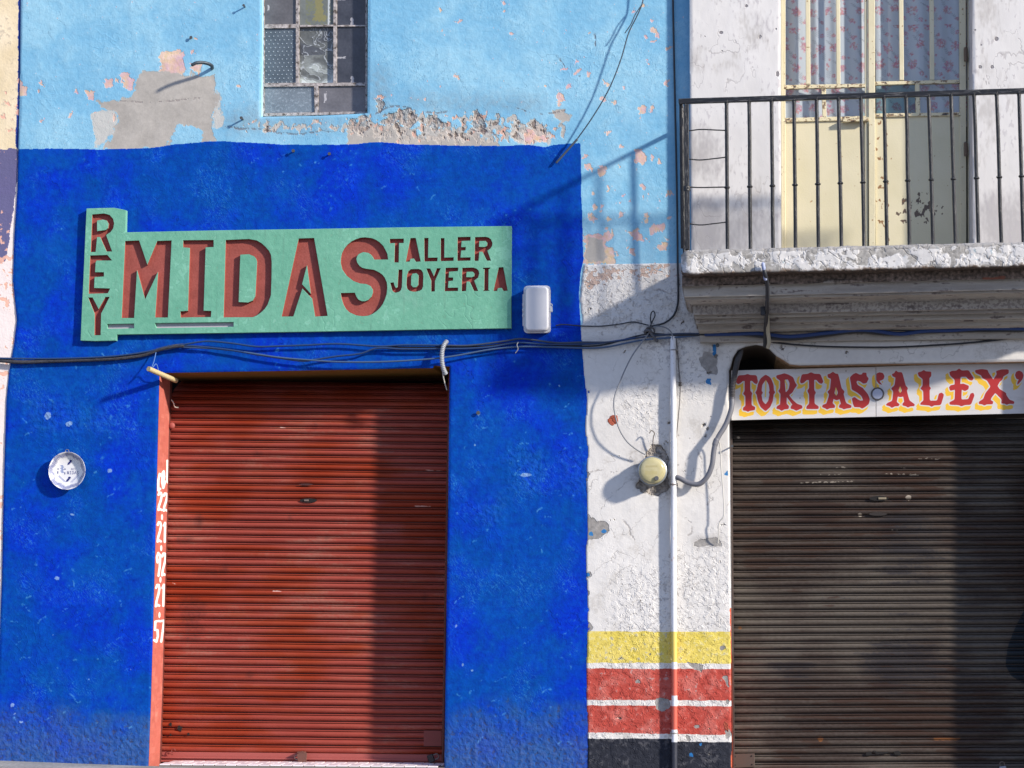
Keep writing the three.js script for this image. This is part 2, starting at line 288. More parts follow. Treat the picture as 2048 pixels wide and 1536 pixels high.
// ================================================================ THE BLUE SHOP
const DOOR = [[319, 746], [600, 741], [866, 736], [868, 731], [899, 733], [896, 1000], [892, 1250], [888, 1560], [296, 1560], [302, 1400], [309, 1150], [314, 950]];
const WIN = [[524, -430], [735, -430], [736, 0], [735, 226], [640, 231], [522, 233], [523, 100]];
const blue = thing('blue_building', 'bright blue painted shop building with light blue upper wall and red roller shutter', 'building', P(600, 1528, 0));
{
  const z = 0, out = [...LEFT_EDGE, [1186, 1620], [1182, 800], [1182, 545], [1395, 545], [1392, -420]];
  const bb = boxOf(to2(out, z));
  const M = (res) => new Mask(bb, z, res);
  const royal = M().poly([[-60, 1700], [-60, 298], [36, 298], [100, 297], [200, 299], [300, 296], [350, 289], [430, 282], [480, 284], [540, 288], [640, 290], [700, 289], [760, 284], [800, 288], [900, 291], [1000, 292], [1060, 290], [1090, 294], [1110, 289], [1161, 286], [1163, 400], [1167, 520], [1161, 545], [1158, 590], [1164, 700], [1170, 760], [1300, 800], [1300, 1700]]).done(2);
  const cement = M().poly([[285, 145], [270, 165], [262, 197], [190, 203], [205, 218], [235, 225], [238, 240], [225, 265], [208, 300], [338, 300], [346, 262], [362, 250], [385, 250], [400, 265], [412, 284], [432, 284], [428, 240], [436, 200], [425, 150], [390, 147], [330, 142]],
    [[690, 300], [700, 258], [740, 250], [806, 252], [850, 276], [900, 264], [960, 268], [1010, 292], [1000, 300]], [[1105, 222], [1135, 218], [1140, 232], [1128, 246], [1112, 238]], [[1170, 472], [1200, 482], [1218, 505], [1205, 525], [1172, 528]]).done(3);
  const pale = M().poly([[180, 225], [228, 222], [238, 240], [215, 280], [195, 296], [188, 268]], [[430, 160], [440, 200], [446, 250], [430, 262]], [[1020, 262], [1060, 250], [1100, 255], [1110, 282], [1040, 292]]).done(4);
  const pink = M().poly([[320, 108], [345, 103], [368, 104], [368, 130], [372, 146], [318, 146]], [[378, 124], [408, 126], [402, 146], [380, 142]], [[244, 148], [262, 144], [268, 165], [262, 180], [246, 172]], [[172, 176], [188, 178], [188, 204], [174, 206]], [[208, 160], [222, 156], [226, 172], [212, 180]], [[40, 163], [50, 166], [54, 190], [40, 198], [30, 190]], [[1044, 262], [1080, 248], [1098, 262], [1090, 284], [1050, 288]], [[1112, 186], [1128, 188], [1124, 206], [1112, 210]],
    [[1266, 300], [1288, 296], [1290, 318], [1280, 336], [1270, 318]], [[1168, 325], [1184, 328], [1182, 346], [1170, 342]], [[1195, 334], [1214, 330], [1210, 350], [1200, 356]], [[1168, 470], [1200, 466], [1226, 500], [1232, 530], [1168, 532]], [[1258, 458], [1280, 456], [1284, 480], [1268, 488]], [[1296, 462], [1322, 450], [1318, 468], [1300, 472]], [[1322, 478], [1334, 484], [1330, 506], [1318, 502]], [[1205, 468], [1226, 466], [1222, 480], [1206, 480]], [[1236, 424], [1246, 422], [1246, 438], [1238, 438]], [[1180, 425], [1194, 430], [1190, 446], [1180, 440]])
    .dots([385, 107, 5], [389, 75, 5, 4], [150, 178, 5], [78, 182, 6, 4], [236, 162, 5], [880, 22, 5, 6], [917, 40, 5, 4], [1005, 5, 5], [1025, 66, 4], [1313, 66, 5, 8], [1306, 80, 4], [1286, 8, 5], [1308, 58, 5, 6], [1306, 216, 5, 10], [1286, 225, 5, 12], [1140, 172, 5], [1155, 143, 6], [1175, 148, 5, 7], [1180, 64, 4], [1137, 172, 4], [1220, 270, 5], [1240, 290, 4, 7], [1208, 195, 4, 6], [1215, 380, 4], [1285, 375, 5, 8])
    .dots(...spread(31, 90, 1090, 0, 1340, 525, 1.2, 6)).dots(...spread(32, 40, 60, 150, 500, 285, 1, 5)).dots(...spread(33, 40, 740, 150, 1160, 285, 1, 5)).dots(...spread(34, 22, 740, 0, 1100, 200, 1, 4)).dots(...spread(37, 60, 1168, 380, 1350, 530, 1.5, 7)).done(2);
  const brick = M().poly([[690, 236], [735, 230], [738, 258], [712, 268], [694, 256]], [[790, 220], [815, 214], [832, 236], [826, 262], [800, 250], [760, 250], [752, 236], [776, 232]], [[938, 224], [955, 216], [968, 240], [974, 264], [958, 260], [944, 250]], [[750, 196], [770, 190], [772, 220], [756, 226]], [[980, 218], [1000, 222], [996, 250], [984, 240]], [[850, 230], [880, 236], [900, 250], [880, 262], [852, 256]]).done(4);
  const grime = M().poly([[738, 130], [775, 138], [782, 225], [742, 230]], [[520, 236], [700, 236], [690, 262], [520, 262]], [[800, 190], [1090, 196], [1080, 220], [820, 216]], [[440, 232], [520, 210], [520, 262], [440, 262]]).done(14);
  const decay = M().poly([[690, 236], [730, 232], [760, 238], [790, 214], [812, 212], [840, 226], [900, 230], [940, 222], [980, 224], [1040, 232], [1090, 240], [1130, 236], [1140, 262], [1110, 284], [1000, 292], [860, 290], [690, 270]], [[740, 180], [774, 184], [778, 226], [744, 226]], [[510, 240], [690, 240], [690, 268], [520, 268], [440, 258]]).done(12);
  const crack = M(300).line(2.2, [[450, 252], [485, 257], [520, 258], [560, 266], [600, 268], [640, 262], [690, 266]], [[740, 232], [780, 212], [800, 212], [830, 218], [870, 226], [900, 222]], [[995, 214], [1030, 216], [1060, 224], [1085, 228]], [[1098, 226], [1140, 220]], [[1120, 118], [1130, 134], [1150, 142], [1160, 152]], [[1190, 60], [1191, 90], [1190, 140]], [[935, 258], [975, 262], [1000, 272]])
    .line(1.2, [[262, 760], [276, 800], [284, 840]], [[205, 890], [210, 960], [214, 1010]], [[1024, 900], [1020, 940], [1040, 950], [1070, 985], [1110, 995], [1170, 1010]], [[1020, 830], [1030, 850], [1050, 856], [1070, 880], [1110, 885], [1150, 880]], [[60, 640], [70, 700], [85, 720]], [[500, 690], [510, 730], [540, 740]], [[740, 330], [745, 380], [750, 430]], [[650, 320], [660, 340], [690, 360]], [[400, 195], [300, 205], [240, 200]]).done(1);
  const chip = M(300).dots([96, 832, 8, 9], [220, 942, 6, 5], [138, 849, 8, 6], [145, 1029, 6, 3], [114, 1156, 6, 5], [957, 827, 4, 6], [1052, 950, 12, 5], [1118, 770, 3], [950, 890, 3], [25, 1410, 6, 5], [42, 1444, 6, 3], [30, 1428, 4, 3], [25, 1250, 2, 1.5], [232, 1268, 2], [250, 1256, 2], [177, 1359, 2.5], [262, 1338, 2.5, 3], [913, 1252, 4], [925, 1330, 3.5, 4], [944, 1341, 3]).dots(...spread(35, 45, 10, 700, 300, 1500, 0.6, 2.2)).dots(...spread(36, 30, 900, 700, 1165, 1500, 0.6, 2.4)).done(1.5);
  const rot = M().poly([[900, 1440], [960, 1410], [1030, 1400], [1100, 1420], [1175, 1400], [1175, 1600], [880, 1600]], [[-60, 1440], [60, 1400], [180, 1440], [300, 1440], [300, 1600], [-60, 1600]], [[1010, 880], [1090, 900], [1090, 985], [1020, 990]], [[1120, 900], [1172, 890], [1172, 1010], [1130, 990]], [[40, 790], [140, 800], [240, 830], [240, 860], [60, 870]], [[930, 1000], [1010, 990], [1020, 1040], [960, 1060]]).done(22);
  const scratch = M(300); reseed(91);
  for (let i = 0; i < 210; i++) { const left = rnd() < 0.45, px = left ? 20 + rnd() * 285 : rnd() < 0.6 ? 905 + rnd() * 258 : 60 + rnd() * 1090, py = px > 305 && px < 905 ? 300 + rnd() * 110 : 700 + rnd() * 790, L = 4 + 22 * rnd() ** 2, t = -1.1 + 0.9 * rnd() + (rnd() < 0.2 ? 1.4 : 0); scratch.line(0.8 + 1.2 * rnd(), [[px, py], [px + Math.cos(t) * L * 0.5, py + Math.sin(t) * L * 0.5 + 1], [px + Math.cos(t + 0.3) * L, py + Math.sin(t + 0.3) * L]]); }
  scratch.done(1);
  const skin = (x, y) => {
    const n1 = fbm(x * 1.7, y * 1.7), n2 = fbm(x * 7 + 3, y * 7), n3 = fbm(x * 28, y * 28, 3), g = gn(x * 170, y * 170), tr = trowel(x, y);
    const f1 = fbm(x * 13 + 70, y * 13, 5), f2 = fbm(x * 13, y * 13 + 90, 5), fine = fbm(x * 75, y * 75, 2);
    const wx = x + 0.006 * n3, wy = y + 0.006 * n2, lower = royal.v(x + 0.003 * n2, y + 0.004 * n2 + 0.002 * n3) > 0.5, rt = rot.v(x + 0.05 * n2, y + 0.05 * n1);
    const wr = ss(0.25, 0.75, n1 * 0.6 + n2 * 0.5 + 0.25);             // where the float left a lively surface
    let h = 0.0035 * n1 + 0.0016 * n2 + 0.0010 * n3 + 0.0005 * fine + 0.00018 * g + tr * (0.0006 + 0.0012 * wr);
    const hair = ridge(x * 3.1 + 0.5 * n2 + 0.12 * n3, y * 2.6 - 0.5 * n2) ** 40 * ss(-0.1, 0.3, n1 + 0.5 * n2);
    const wrinkle = ridge(x * 16 + n2, y * 16 - n2) ** 6 * ss(0.05, 0.5, gn(x * 2.3 + 40, y * 2.3));
    if (lower) {
      const sat = ss(-0.25, 0.55, n1 + 0.3 * n2), old = ss(0.1, 0.75, fbm(x * 2.1 + 30, y * 2.1 + 11) + 0.35 * n3);
      K.r = 0; K.g = mix(64, 48, sat) + 8 * n3 + 6 * fine; K.b = mix(150, 170, sat) + 9 * n2 + 9 * fine; const bs = fbm(x * 24 + 2.2 * n2 + n1, y * 6 + 1.5 * n2, 4); K.g += 7 * bs; K.b += 9 * bs; const cr = fbm(x * 12 + 4 * n1, y * 30 + 3, 3); K.g += 6 * cr; K.b += 8 * cr;
      tint(7, 78, 160, old * 0.45);
      const worn = ss(0.42, 0.8, tr * 0.9 + n3 * 0.5 + wr * 0.25);
      tint(70, 132, 190, worn * 0.55 * (0.4 + old)); const sa = x * 0.8 + y * 0.6, sb = y * 0.8 - x * 0.6, scr = ridge(sa * 70 + 2 * n2, sb * 24 + n3) ** 7 * ss(0.0, 0.4, gn(x * 3.1 + 60, y * 3.1) + 0.4 * n2); tint(84, 150, 190, 0.55 * scr); h += 0.0006 * scr; const deep = ss(0.35, 0.75, -tr * 0.8 - n3 * 0.5); tint(0, 34, 110, deep * 0.5);
      h += wrinkle * 0.0018 - hair * 0.0014; tint(0, 30, 90, 0.5 * hair);
      if (rt > 0.02) {
        const r2 = fbm(x * 34, y * 34, 4), dirt = ss(0.25, 0.8, rt + 0.3 * r2);
        h += rt * (0.0042 * r2 + 0.002 * ridge(x * 24, y * 24));
        if (y < 0.75) { const d = ss(0.62, 0.05, y + 0.22 * n2 + 0.12 * r2) * ss(0.02, 0.4, rt + 0.2 * r2); tint(70, 88, 132, d * (0.45 + 0.4 * clamp01(r2 + 0.4))); if (r2 < -0.35) tint(72, 62, 76, 0.5 * d); }
        else tint(40, 104, 168, dirt * 0.3 * clamp01(r2 + 0.6));
      }
      const sc2 = scratch.v(x + 0.006 * f1, y + 0.006 * f2) * ss(-0.3, 0.3, n3 + fine); if (sc2 > 0.1) { tint(104, 160, 196, 0.7 * clamp01(sc2 * 1.5)); h += 0.0012 * sc2; }
      const ch = chip.v(x + 0.5 * (f1 * 0.014), y + 0.5 * (f2 * 0.014)) + 0.3 * fine + 0.25 * n3 - 0.12; if (ch > 0.45) { tint(150, 170, 196, 0.75 * ss(0.45, 0.75, ch + 0.2 * g)); h += 0.002 * n3; }
    } else {
      const lite = ss(-0.4, 0.5, n1 + 0.4 * n2);
      K.r = mix(118, 142, lite) + 9 * n3 + 6 * fine; K.g = mix(170, 186, lite) + 6 * n3 + 5 * fine; K.b = mix(198, 206, lite) + 4 * n3 + 4 * fine;
      h += wrinkle * 0.0014 - hair * 0.0012; tint(104, 140, 160, 0.5 * hair);
      const ta = x * 0.86 - y * 0.5, tb = x * 0.5 + y * 0.86, stk = ridge(ta * 60 + n3 * 0.6, tb * 22 + n2) ** 8 * ss(-0.1, 0.35, gn(x * 1.9 + 7, y * 1.9) + 0.5 * n2); h -= 0.0010 * stk; tint(78, 136, 172, 0.4 * stk);
      const gm = grime.v(wx + 0.02 * n2, wy) * (0.6 + 0.6 * n3); if (gm > 0.02) tint(116, 138, 152, clamp01(gm) * 0.75);
      const pl = pale.v(x + 0.03 * f1, y + 0.03 * f2) + 0.3 * n3;
      if (pl > 0.3) { tint(186, 180, 172, 0.9 * ss(0.3, 0.7, pl + 0.2 * fine)); h -= 0.0008 * ss(0.42, 0.56, pl); }
      const pk = pink.v(x + 0.034 * f1, y + 0.036 * f2) + 0.5 * n3 + 0.55 * fine - 0.1;
      if (pk > 0.4) { const t = ss(0.4, 0.47, pk); tint(208 + 16 * n2, 172 + 24 * n2, 156 + 30 * n3, t * 0.92); h -= 0.0018 * t; }
      const cm = cement.v(x + 0.04 * f1, y + 0.04 * f2) + 0.2 * n3 + 0.12 * fine;
      if (cm > 0.3) { const t = ss(0.3, 0.68, cm + 0.25 * fine), sh = 164 + 10 * n2 + 12 * n1 + 7 * n3 + 6 * fine; K.h = 0; tint(sh, sh * 0.965, sh * 0.92, t); h = mix(h, 0.0024 * n1 + 0.0012 * n2 + 0.00035 * n3 + 0.0002 * g - 0.0012, t); }
      const dc = decay.v(x + 0.03 * f1, y + 0.03 * f2);
      if (dc > 0.05) {
        const q = fbm(x * 26 + 4, y * 20, 5), p2 = fbm(x * 9 + 14, y * 11, 4), e = dc + 0.7 * q + 0.45 * p2;
        if (e > 0.8) { const t = ss(0.8, 0.9, e), c = 172 + 34 * fbm(x * 60, y * 60, 3) + 26 * p2; tint(c, c * 0.945, c * 0.89, 0.9 * t); h -= 0.0022 * t; }
        if (e > 0.8 && q - p2 > 0.5) { tint(206, 160, 142, 0.8); h -= 0.001; }
        if (e > 1.18) { const t = ss(1.18, 1.3, e), c = 116 + 56 * fbm(x * 46, y * 46, 3); tint(c, c * 0.9, c * 0.84, 0.9 * t); h -= 0.006 * t; }
      }
      const bk = brick.v(x + 0.03 * f1, y + 0.03 * f2) + 0.5 * n3 + 0.4 * n2 - 0.12;
      if (bk > 0.5) { const t = ss(0.5, 0.62, bk), q = fbm(x * 50, y * 50, 3); tint(150 + 56 * q, 138 + 54 * q, 130 + 54 * q, t * 0.75); h -= t * (0.006 + 0.005 * q + 0.006 * n2); }
    }
    const ck = crack.v(x + 0.010 * n3 + 0.006 * n2, y + 0.010 * n2 + 0.008 * n3) * ss(-0.1, 0.4, n2 + 0.9 * n3 + 0.5 * fine + (lower ? -0.1 : 0.08)); if (ck > 0.12) { h -= (lower ? 0.0016 : 0.003) * clamp01(ck * 1.6); tint(lower ? 4 : 96, lower ? 40 : 84, lower ? 120 : 86, lower ? 0.3 * ck : 0.7 * clamp01(ck * 1.4)); }
    K.h = h;
  };
  wall('wall', blue, out, [DOOR, WIN], z, { step: 0.0092, res: 400, rough: 0.7, spec: 0.16, skin });

  // the opening of the shop door: a salmon jamb with the telephone number, the dark jamb, the ochre soffit
  const D = 0.312;
  const jl = [[296, 1560], [302, 1400], [309, 1150], [314, 950], [319, 746]], JH = P(296, 1560).distanceTo(P(319, 746));
  const cv = document.createElement('canvas'); cv.width = 256; cv.height = 2048; const cx = cv.getContext('2d');
  cx.fillStyle = 'rgb(176,92,78)'; cx.fillRect(0, 0, 256, 2048);
  reseed(9); for (let i = 0; i < 900; i++) { const a = rnd() * 0.09; cx.fillStyle = rnd() < 0.5 ? `rgba(255,190,170,${a})` : `rgba(120,50,40,${a})`; cx.fillRect(rnd() * 256, rnd() * 2048, 8 + rnd() * 60, 4 + rnd() * 40); }
  const toV = (py) => 2048 - (1560 - py) / (1560 - 746) * 2048 ;
  cx.strokeStyle = '#efe6df'; cx.fillStyle = '#efe6df'; cx.lineWidth = 11; cx.lineCap = cx.lineJoin = 'round';
  const brush = (py0, py1, ...paths) => { const y0 = toV(py0), y1 = toV(py1); cx.save(); cx.scale(4, 1); for (const p of paths) { cx.beginPath(); p.forEach(([u, v], i) => { const X = u * 64, Y = mix(y0, y1, v); i ? cx.lineTo(X, Y) : cx.moveTo(X, Y); }); cx.stroke(); } cx.restore(); };
  const two = (u) => [[u, 0.16], [u + 0.08, 0.03], [u + 0.2, 0.03], [u + 0.26, 0.18], [u + 0.2, 0.42], [u + 0.06, 0.74], [u + 0.02, 0.96], [u + 0.16, 0.9], [u + 0.28, 0.94]], one = (u) => [[u, 0.16], [u + 0.1, 0.02], [u + 0.1, 0.95]];
  brush(918, 986, [[0.78, 0.02], [0.8, 0.3], [0.78, 0.62], [0.86, 0.68]], [[0.44, 0.72], [0.56, 0.52], [0.52, 0.36], [0.42, 0.42], [0.4, 0.7], [0.5, 0.86], [0.64, 0.66]], [[0.3, 0.5], [0.2, 0.46], [0.1, 0.66], [0.12, 0.96], [0.26, 0.9]]);
  brush(986, 1024, two(0.14), two(0.56)); brush(1046, 1088, two(0.14), one(0.62)); brush(1108, 1156, [[0.38, 0.12], [0.24, 0.02], [0.14, 0.2], [0.2, 0.42], [0.38, 0.3], [0.4, 0.1], [0.38, 0.6], [0.3, 0.98]], two(0.56)); brush(1172, 1218, two(0.14), one(0.64)); brush(1244, 1290, [[0.42, 0.04], [0.16, 0.06], [0.14, 0.42], [0.34, 0.44], [0.38, 0.7], [0.28, 0.94], [0.1, 0.86]], [[0.52, 0.06], [0.84, 0.04], [0.66, 0.96]]);
  for (const py of [1036, 1099, 1163, 1234]) { cx.beginPath(); cx.ellipse(118, toV(py), 20, 15, 0, 0, 7); cx.fill(); }
  cx.fillStyle = 'rgba(236,222,208,0.9)'; for (let i = 0; i < 14; i++) cx.fillRect(226 + rnd() * 26, toV(1376 + i * 2), 8 + rnd() * 26, 7);
  const jt = new THREE.CanvasTexture(cv); jt.colorSpace = THREE.SRGBColorSpace; jt.repeat.set(1 / D, 1 / JH); jt.wrapS = jt.wrapT = THREE.ClampToEdgeWrapping;
  const jamb = mesh('door_jamb', reveal(jl, 0, D), std(0xffffff, 0.75, { map: jt }), blue); jamb.userData.label = 'salmon painted door jamb with white hand-painted telephone number';
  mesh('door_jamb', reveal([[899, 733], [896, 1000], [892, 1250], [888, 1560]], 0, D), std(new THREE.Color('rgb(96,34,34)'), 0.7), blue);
  mesh('lintel_soffit', reveal([[319, 746], [600, 741], [866, 736], [868, 731], [899, 733]], 0, D + 0.5), std(new THREE.Color('rgb(120,86,20)'), 0.8), blue);
  const WR = 0.075;
  const wr = skinned((x, y) => { const n = fbm(x * 20, y * 8); K.r = 150 + 20 * n; K.g = 204 + 12 * n; K.b = 226; K.h = 0.0008 * n; }, 0.5, 3, 120, 0.8); for (const t of [wr.map, wr.bumpMap]) t.repeat.set(2, 1 / 3);
  mesh('window_reveal', reveal([[524, -430], [523, 100], [522, 233], [640, 231], [735, 226], [736, 0], [735, -430]], 0, WR + 0.05), wr, blue);
  // body of the house behind the facade, and its parapet
  const a = P(-10, 1560, 0), b = P(1385, -420, 0), g = new THREE.BoxGeometry(b.x - a.x, b.y + 0.6, 3.1); g.translate((a.x + b.x) / 2, (b.y + 0.6) / 2 - 0.6 + 0.0, -0.85 - 1.55); mesh('rear_block', g, std(0x24211f, 0.95), blue);
  const cap = new THREE.BoxGeometry(b.x - a.x + 0.04, 0.12, 4.0); cap.translate((a.x + b.x) / 2, b.y + 0.055, -1.97); mesh('parapet', cap, std(0x9db7c6, 0.9), blue);
}

// ================================================================ ROLLER SHUTTERS
// slat profile: a round belly and the narrow hooked seam above it; y over the pitch, z outwards
const SLAT = [[0, -0.016], [0.025, -0.008], [0.06, 0.0010], [0.12, 0.0060], [0.22, 0.0105], [0.34, 0.0130], [0.46, 0.0136], [0.56, 0.0120], [0.64, 0.0078], [0.69, 0.0010], [0.70, -0.013], [0.745, -0.013], [0.755, 0.0035], [0.79, 0.0066], [0.85, 0.0066], [0.895, 0.0030], [0.905, -0.016], [1.0, -0.016]];
function slatGeo(A, B, C, D, bb, seed, back0 = 0, back1 = 0) {               // A, B bottom left and right, C, D top left and right
  const NX = 34, pos = [], uv = [], idx = []; reseed(seed); const dents = []; const nd = Math.floor(rnd() * 4);
  for (let i = 0; i < nd; i++) dents.push([rnd(), 0.0015 + 0.006 * rnd() ** 2, 0.008 + 0.016 * rnd()]);
  const ph = rnd() * 50, tw = (rnd() - 0.5) * 0.0016;
  for (const [s, z] of SLAT) for (let k = 0; k <= NX; k++) {
    const u = k / NX, bx = mix(A.x, B.x, u), by = mix(A.y, B.y, u), tx = mix(C.x, D.x, u), ty = mix(C.y, D.y, u);
    const bend = 0.0018 * gn(u * 4 + ph, seed * 0.71) + 0.0007 * gn(u * 17 + ph, seed * 1.3); let dz = tw * (s - 0.4) + 0.0016 * gn(u * 2.5, seed * 2.2);
    for (const d of dents) dz -= d[1] * Math.exp(-(((u - d[0]) / d[2]) ** 2)) * Math.sin(Math.PI * Math.min(1, s / 0.7));
    const x = mix(bx, tx, s), y = mix(by, ty, s) + bend;
    pos.push(x, y, A.z + z + dz - back0 * (1 - s) - back1 * s); uv.push((x - bb.x) / bb.w, (y - bb.y) / bb.h);
  }
  for (let j = 0; j < SLAT.length - 1; j++) for (let k = 0; k < NX; k++) { const a = j * (NX + 1) + k; idx.push(a, a + 1, a + NX + 1, a + 1, a + NX + 2, a + NX + 1); }
  const g = new THREE.BufferGeometry(); g.setAttribute('position', new THREE.Float32BufferAttribute(pos, 3)); g.setAttribute('uv', new THREE.Float32BufferAttribute(uv, 2)); g.setIndex(idx); g.computeVertexNormals(); return g;
}
function shutter(parent, z, xl0, xl1, xr0, xr1, y0, y1, drop, n, a, b, skin, frameMat, seed, rough, skip) {
  // the left edge runs from xl0 (top) to xl1 (bottom), the right edge from xr0 to xr1; every slat's right end lies `drop` lower in the photograph
  const L = (py) => P(mix(xl0, xl1, (py - y0) / (y1 - y0)), py, z), R = (py) => P(mix(xr0, xr1, (py - y0) / (y1 - y0)), py + drop, z);
  const bb = boxOf([L(y0 - 20), R(y0 - 20), L(y1 + 20), R(y1 + 20)]);
  const W = Math.min(2048, Math.round(bb.w * 420)), H = Math.min(2048, Math.round(bb.h * 420)), bk = bake((x, y) => skin(x, y, bb), bb.x, bb.y, bb.w, bb.h, W, H);
  const mat = matte(rough, { specularIntensity: 0.22, map: dataTex(bk.col, W, H, true), bumpMap: bumpTex(bk.hgt, W, H), bumpScale: 0.02 });
  const curl = (i) => i < 4 ? 0.30 * ((4 - i) / 4) ** 1.8 : 0;
  const yOf = (i) => y0 + a * i + b * i * i, rails = [];
  for (const [F, s] of [[L, 1], [R, -1]]) { const t = F(y0 - 14), u = F(y1 + 24); rails.push(barGeo(V3(u.x + 0.004 * s, u.y, z + 0.012), V3(t.x + 0.004 * s, t.y, z + 0.012), 0.014, 0.045)); }
  const back = [L(yOf(4) + 4), R(yOf(4) + 4), R(y1 + 30), L(y1 + 30)].map((p) => new THREE.Vector2(p.x, p.y));
  rails.push(plateGeo(back, z - 0.012, 0.004, 0));
  const s = mesh('roller_shutter', mergeGeometries(rails.map((g) => g.index ? g.toNonIndexed() : g)), frameMat, parent);
  { const c = L(y0 - 30), d = R(y0 - 30), g = new THREE.CylinderGeometry(0.11, 0.11, d.x - c.x, 24); g.rotateZ(Math.PI / 2); g.translate((c.x + d.x) / 2, (c.y + d.y) / 2 + 0.02, z - 0.42); mesh('drum', g, frameMat, s); }
  for (let i = skip; i < n; i++) mesh('slat', slatGeo(L(yOf(i + 1)), R(yOf(i + 1)), L(yOf(i)), R(yOf(i)), bb, seed + i, curl(i + 1), curl(i)), mat, s);
  return { s, mat, L, R, bb, yOf };
}
const redFrame = std(new THREE.Color('rgb(92,38,30)'), 0.6, { metalness: 0 });
{
  const z = -0.30, bbm = boxOf([P(300, 720, z), P(920, 1560, z)].map((p) => new THREE.Vector2(p.x, p.y)));
  const smear = new Mask(bbm, z, 200).dots([386, 1210, 34, 5], [388, 1228, 30, 5], [380, 1242, 22, 5], [388, 1256, 30, 4], [380, 1196, 26, 4], [382, 1276, 24, 5], [515, 908, 12, 4], [610, 968, 20, 4], [420, 1144, 40, 5], [370, 1080, 20, 6]).dots(...spread(71, 26, 340, 800, 880, 1500, 2, 12)).done(4);
  const scr = new Mask(bbm, z, 330).line(1.6, [[850, 940], [868, 941]], [[872, 941], [886, 942]], [[560, 855], [572, 856]], [[828, 1012], [862, 1013]], [[720, 1516], [800, 1519]], [[345, 1165], [352, 1168]], [[545, 1182], [570, 1183]]).done(1);
  const S = shutter(blue, z, 341, 321, 901, 888, 752, 1506, 6, 50, 13.9, 0.0225, (x, y) => {
    const n1 = fbm(x * 1.6, y * 1.6), n2 = fbm(x * 3, y * 26), n3 = fbm(x * 40, y * 60, 3), row = Math.floor((y + 0.012 * x) / 0.0488), rt = gn(row * 3.7, 2.3) + 0.5 * gn(row * 0.9, x * 1.3), f = ss(-0.2, 0.35, fbm(x * 1.1 + 3, y * 2.2 + 5) + 0.45 * rt + 0.3 * n2);
    K.r = mix(145, 134, f) + 8 * n1 + 6 * n2; K.g = mix(68, 51, f) + 8 * n1 + 8 * n2; K.b = mix(57, 30, f) + 8 * n1 + 7 * n2;
    const dust = ss(0.05, 0.6, n2 * 0.8 + n1 * 0.6 + n3 * 0.35); tint(150, 104, 90, dust * 0.55 * (1 - f));
    const sm = smear.v(x, y) * (0.8 + n3); if (sm > 0.15) tint(74, 42, 40, clamp01(sm) * 0.55);
    const sc = scr.v(x, y) + 0.2 * n3; if (sc > 0.4) tint(226, 196, 186, 0.8);
    K.h = 0.0003 * n3 + 0.0004 * n2;
  }, redFrame, 100, 0.5, 0);
  // the bottom bar, the two bolt slots, the torn hole
  const l = S.L(S.yOf(50)), r = S.R(S.yOf(50)), l2 = S.L(1523), r2 = S.R(1523);
  const bar = [plateGeo([l, r, r2, l2].map((p) => new THREE.Vector2(p.x, p.y)), z + 0.004, 0.012, 0.001), barGeo(V3(l2.x, l2.y + 0.028, z + 0.011), V3(r2.x, r2.y + 0.028, z + 0.011), 0.010, 0.016), barGeo(V3(l2.x, l2.y + 0.006, z + 0.015), V3(r2.x, r2.y + 0.006, z + 0.015), 0.012, 0.026)].map((g) => g.index ? g.toNonIndexed() : g);
  mesh('bottom_bar', mergeGeometries(bar), std(new THREE.Color('rgb(150,72,64)'), 0.65), S.s);
  const dark = std(new THREE.Color('rgb(18,12,12)'), 0.9), steel = std(new THREE.Color('rgb(140,120,108)'), 0.45, { metalness: 0.7 });
  const slot = (px, py, w, h, zz, mm = dark) => { const q = P(px, py, zz), s = new THREE.Shape(); s.absellipse(0, 0, w / 628, h / 628, 0, Math.PI * 2); const g = new THREE.ExtrudeGeometry(s, { depth: 0.003, bevelEnabled: false, curveSegments: 16 }); g.translate(q.x, q.y, zz); return g; };
  mesh('bolt_slot', slot(617, 1001, 36, 9, z + 0.0185), dark, S.s); mesh('bolt', (() => { const q = P(614, 1001, z), g = new RoundedBoxGeometry(0.03, 0.012, 0.008, 1, 0.002); g.translate(q.x, q.y, z + 0.0235); return g; })(), steel, S.s);
  mesh('bolt_slot', slot(612, 969, 30, 4, z + 0.0185), std(new THREE.Color('rgb(60,26,24)'), 0.8), S.s);
  const torn = (px, py, r0, seed) => { reseed(seed); const q = P(px, py, z), pts = []; for (let i = 0; i < 11; i++) { const a2 = i / 11 * 6.283, rr = r0 / 314 * (0.6 + 0.7 * rnd()); pts.push(new THREE.Vector2(q.x + Math.cos(a2) * rr, q.y + Math.sin(a2) * rr)); } return plateGeo(pts, z + 0.0185, 0.003, 0.0003); };
  mesh('torn_hole', torn(361, 1457, 6, 5), dark, S.s); mesh('torn_hole', torn(342, 1449, 3.5, 6), dark, S.s); mesh('torn_hole', torn(343, 1469, 2, 8), dark, S.s); mesh('torn_hole', torn(378, 1468, 3, 9), dark, S.s);
  const hk = P(349, 1502, z); const hg = [new THREE.TorusGeometry(0.012, 0.003, 6, 14, 4.4), new THREE.CylinderGeometry(0.003, 0.003, 0.06, 6)]; hg[0].translate(hk.x, hk.y + 0.004, z + 0.03); hg[1].rotateZ(1.25); hg[1].translate(hk.x - 0.03, hk.y - 0.012, z + 0.026); mesh('hook', mergeGeometries(hg), std(new THREE.Color('rgb(120,52,44)'), 0.6), S.s);
  const pl = [P(848, 1461, z), P(884, 1461, z), P(884, 1492, z), P(848, 1492, z)].map((p) => new THREE.Vector2(p.x, p.y)); mesh('lock_plate', plateGeo(pl, z + 0.016, 0.006, 0.001), std(new THREE.Color('rgb(120,48,40)'), 0.6), S.s);
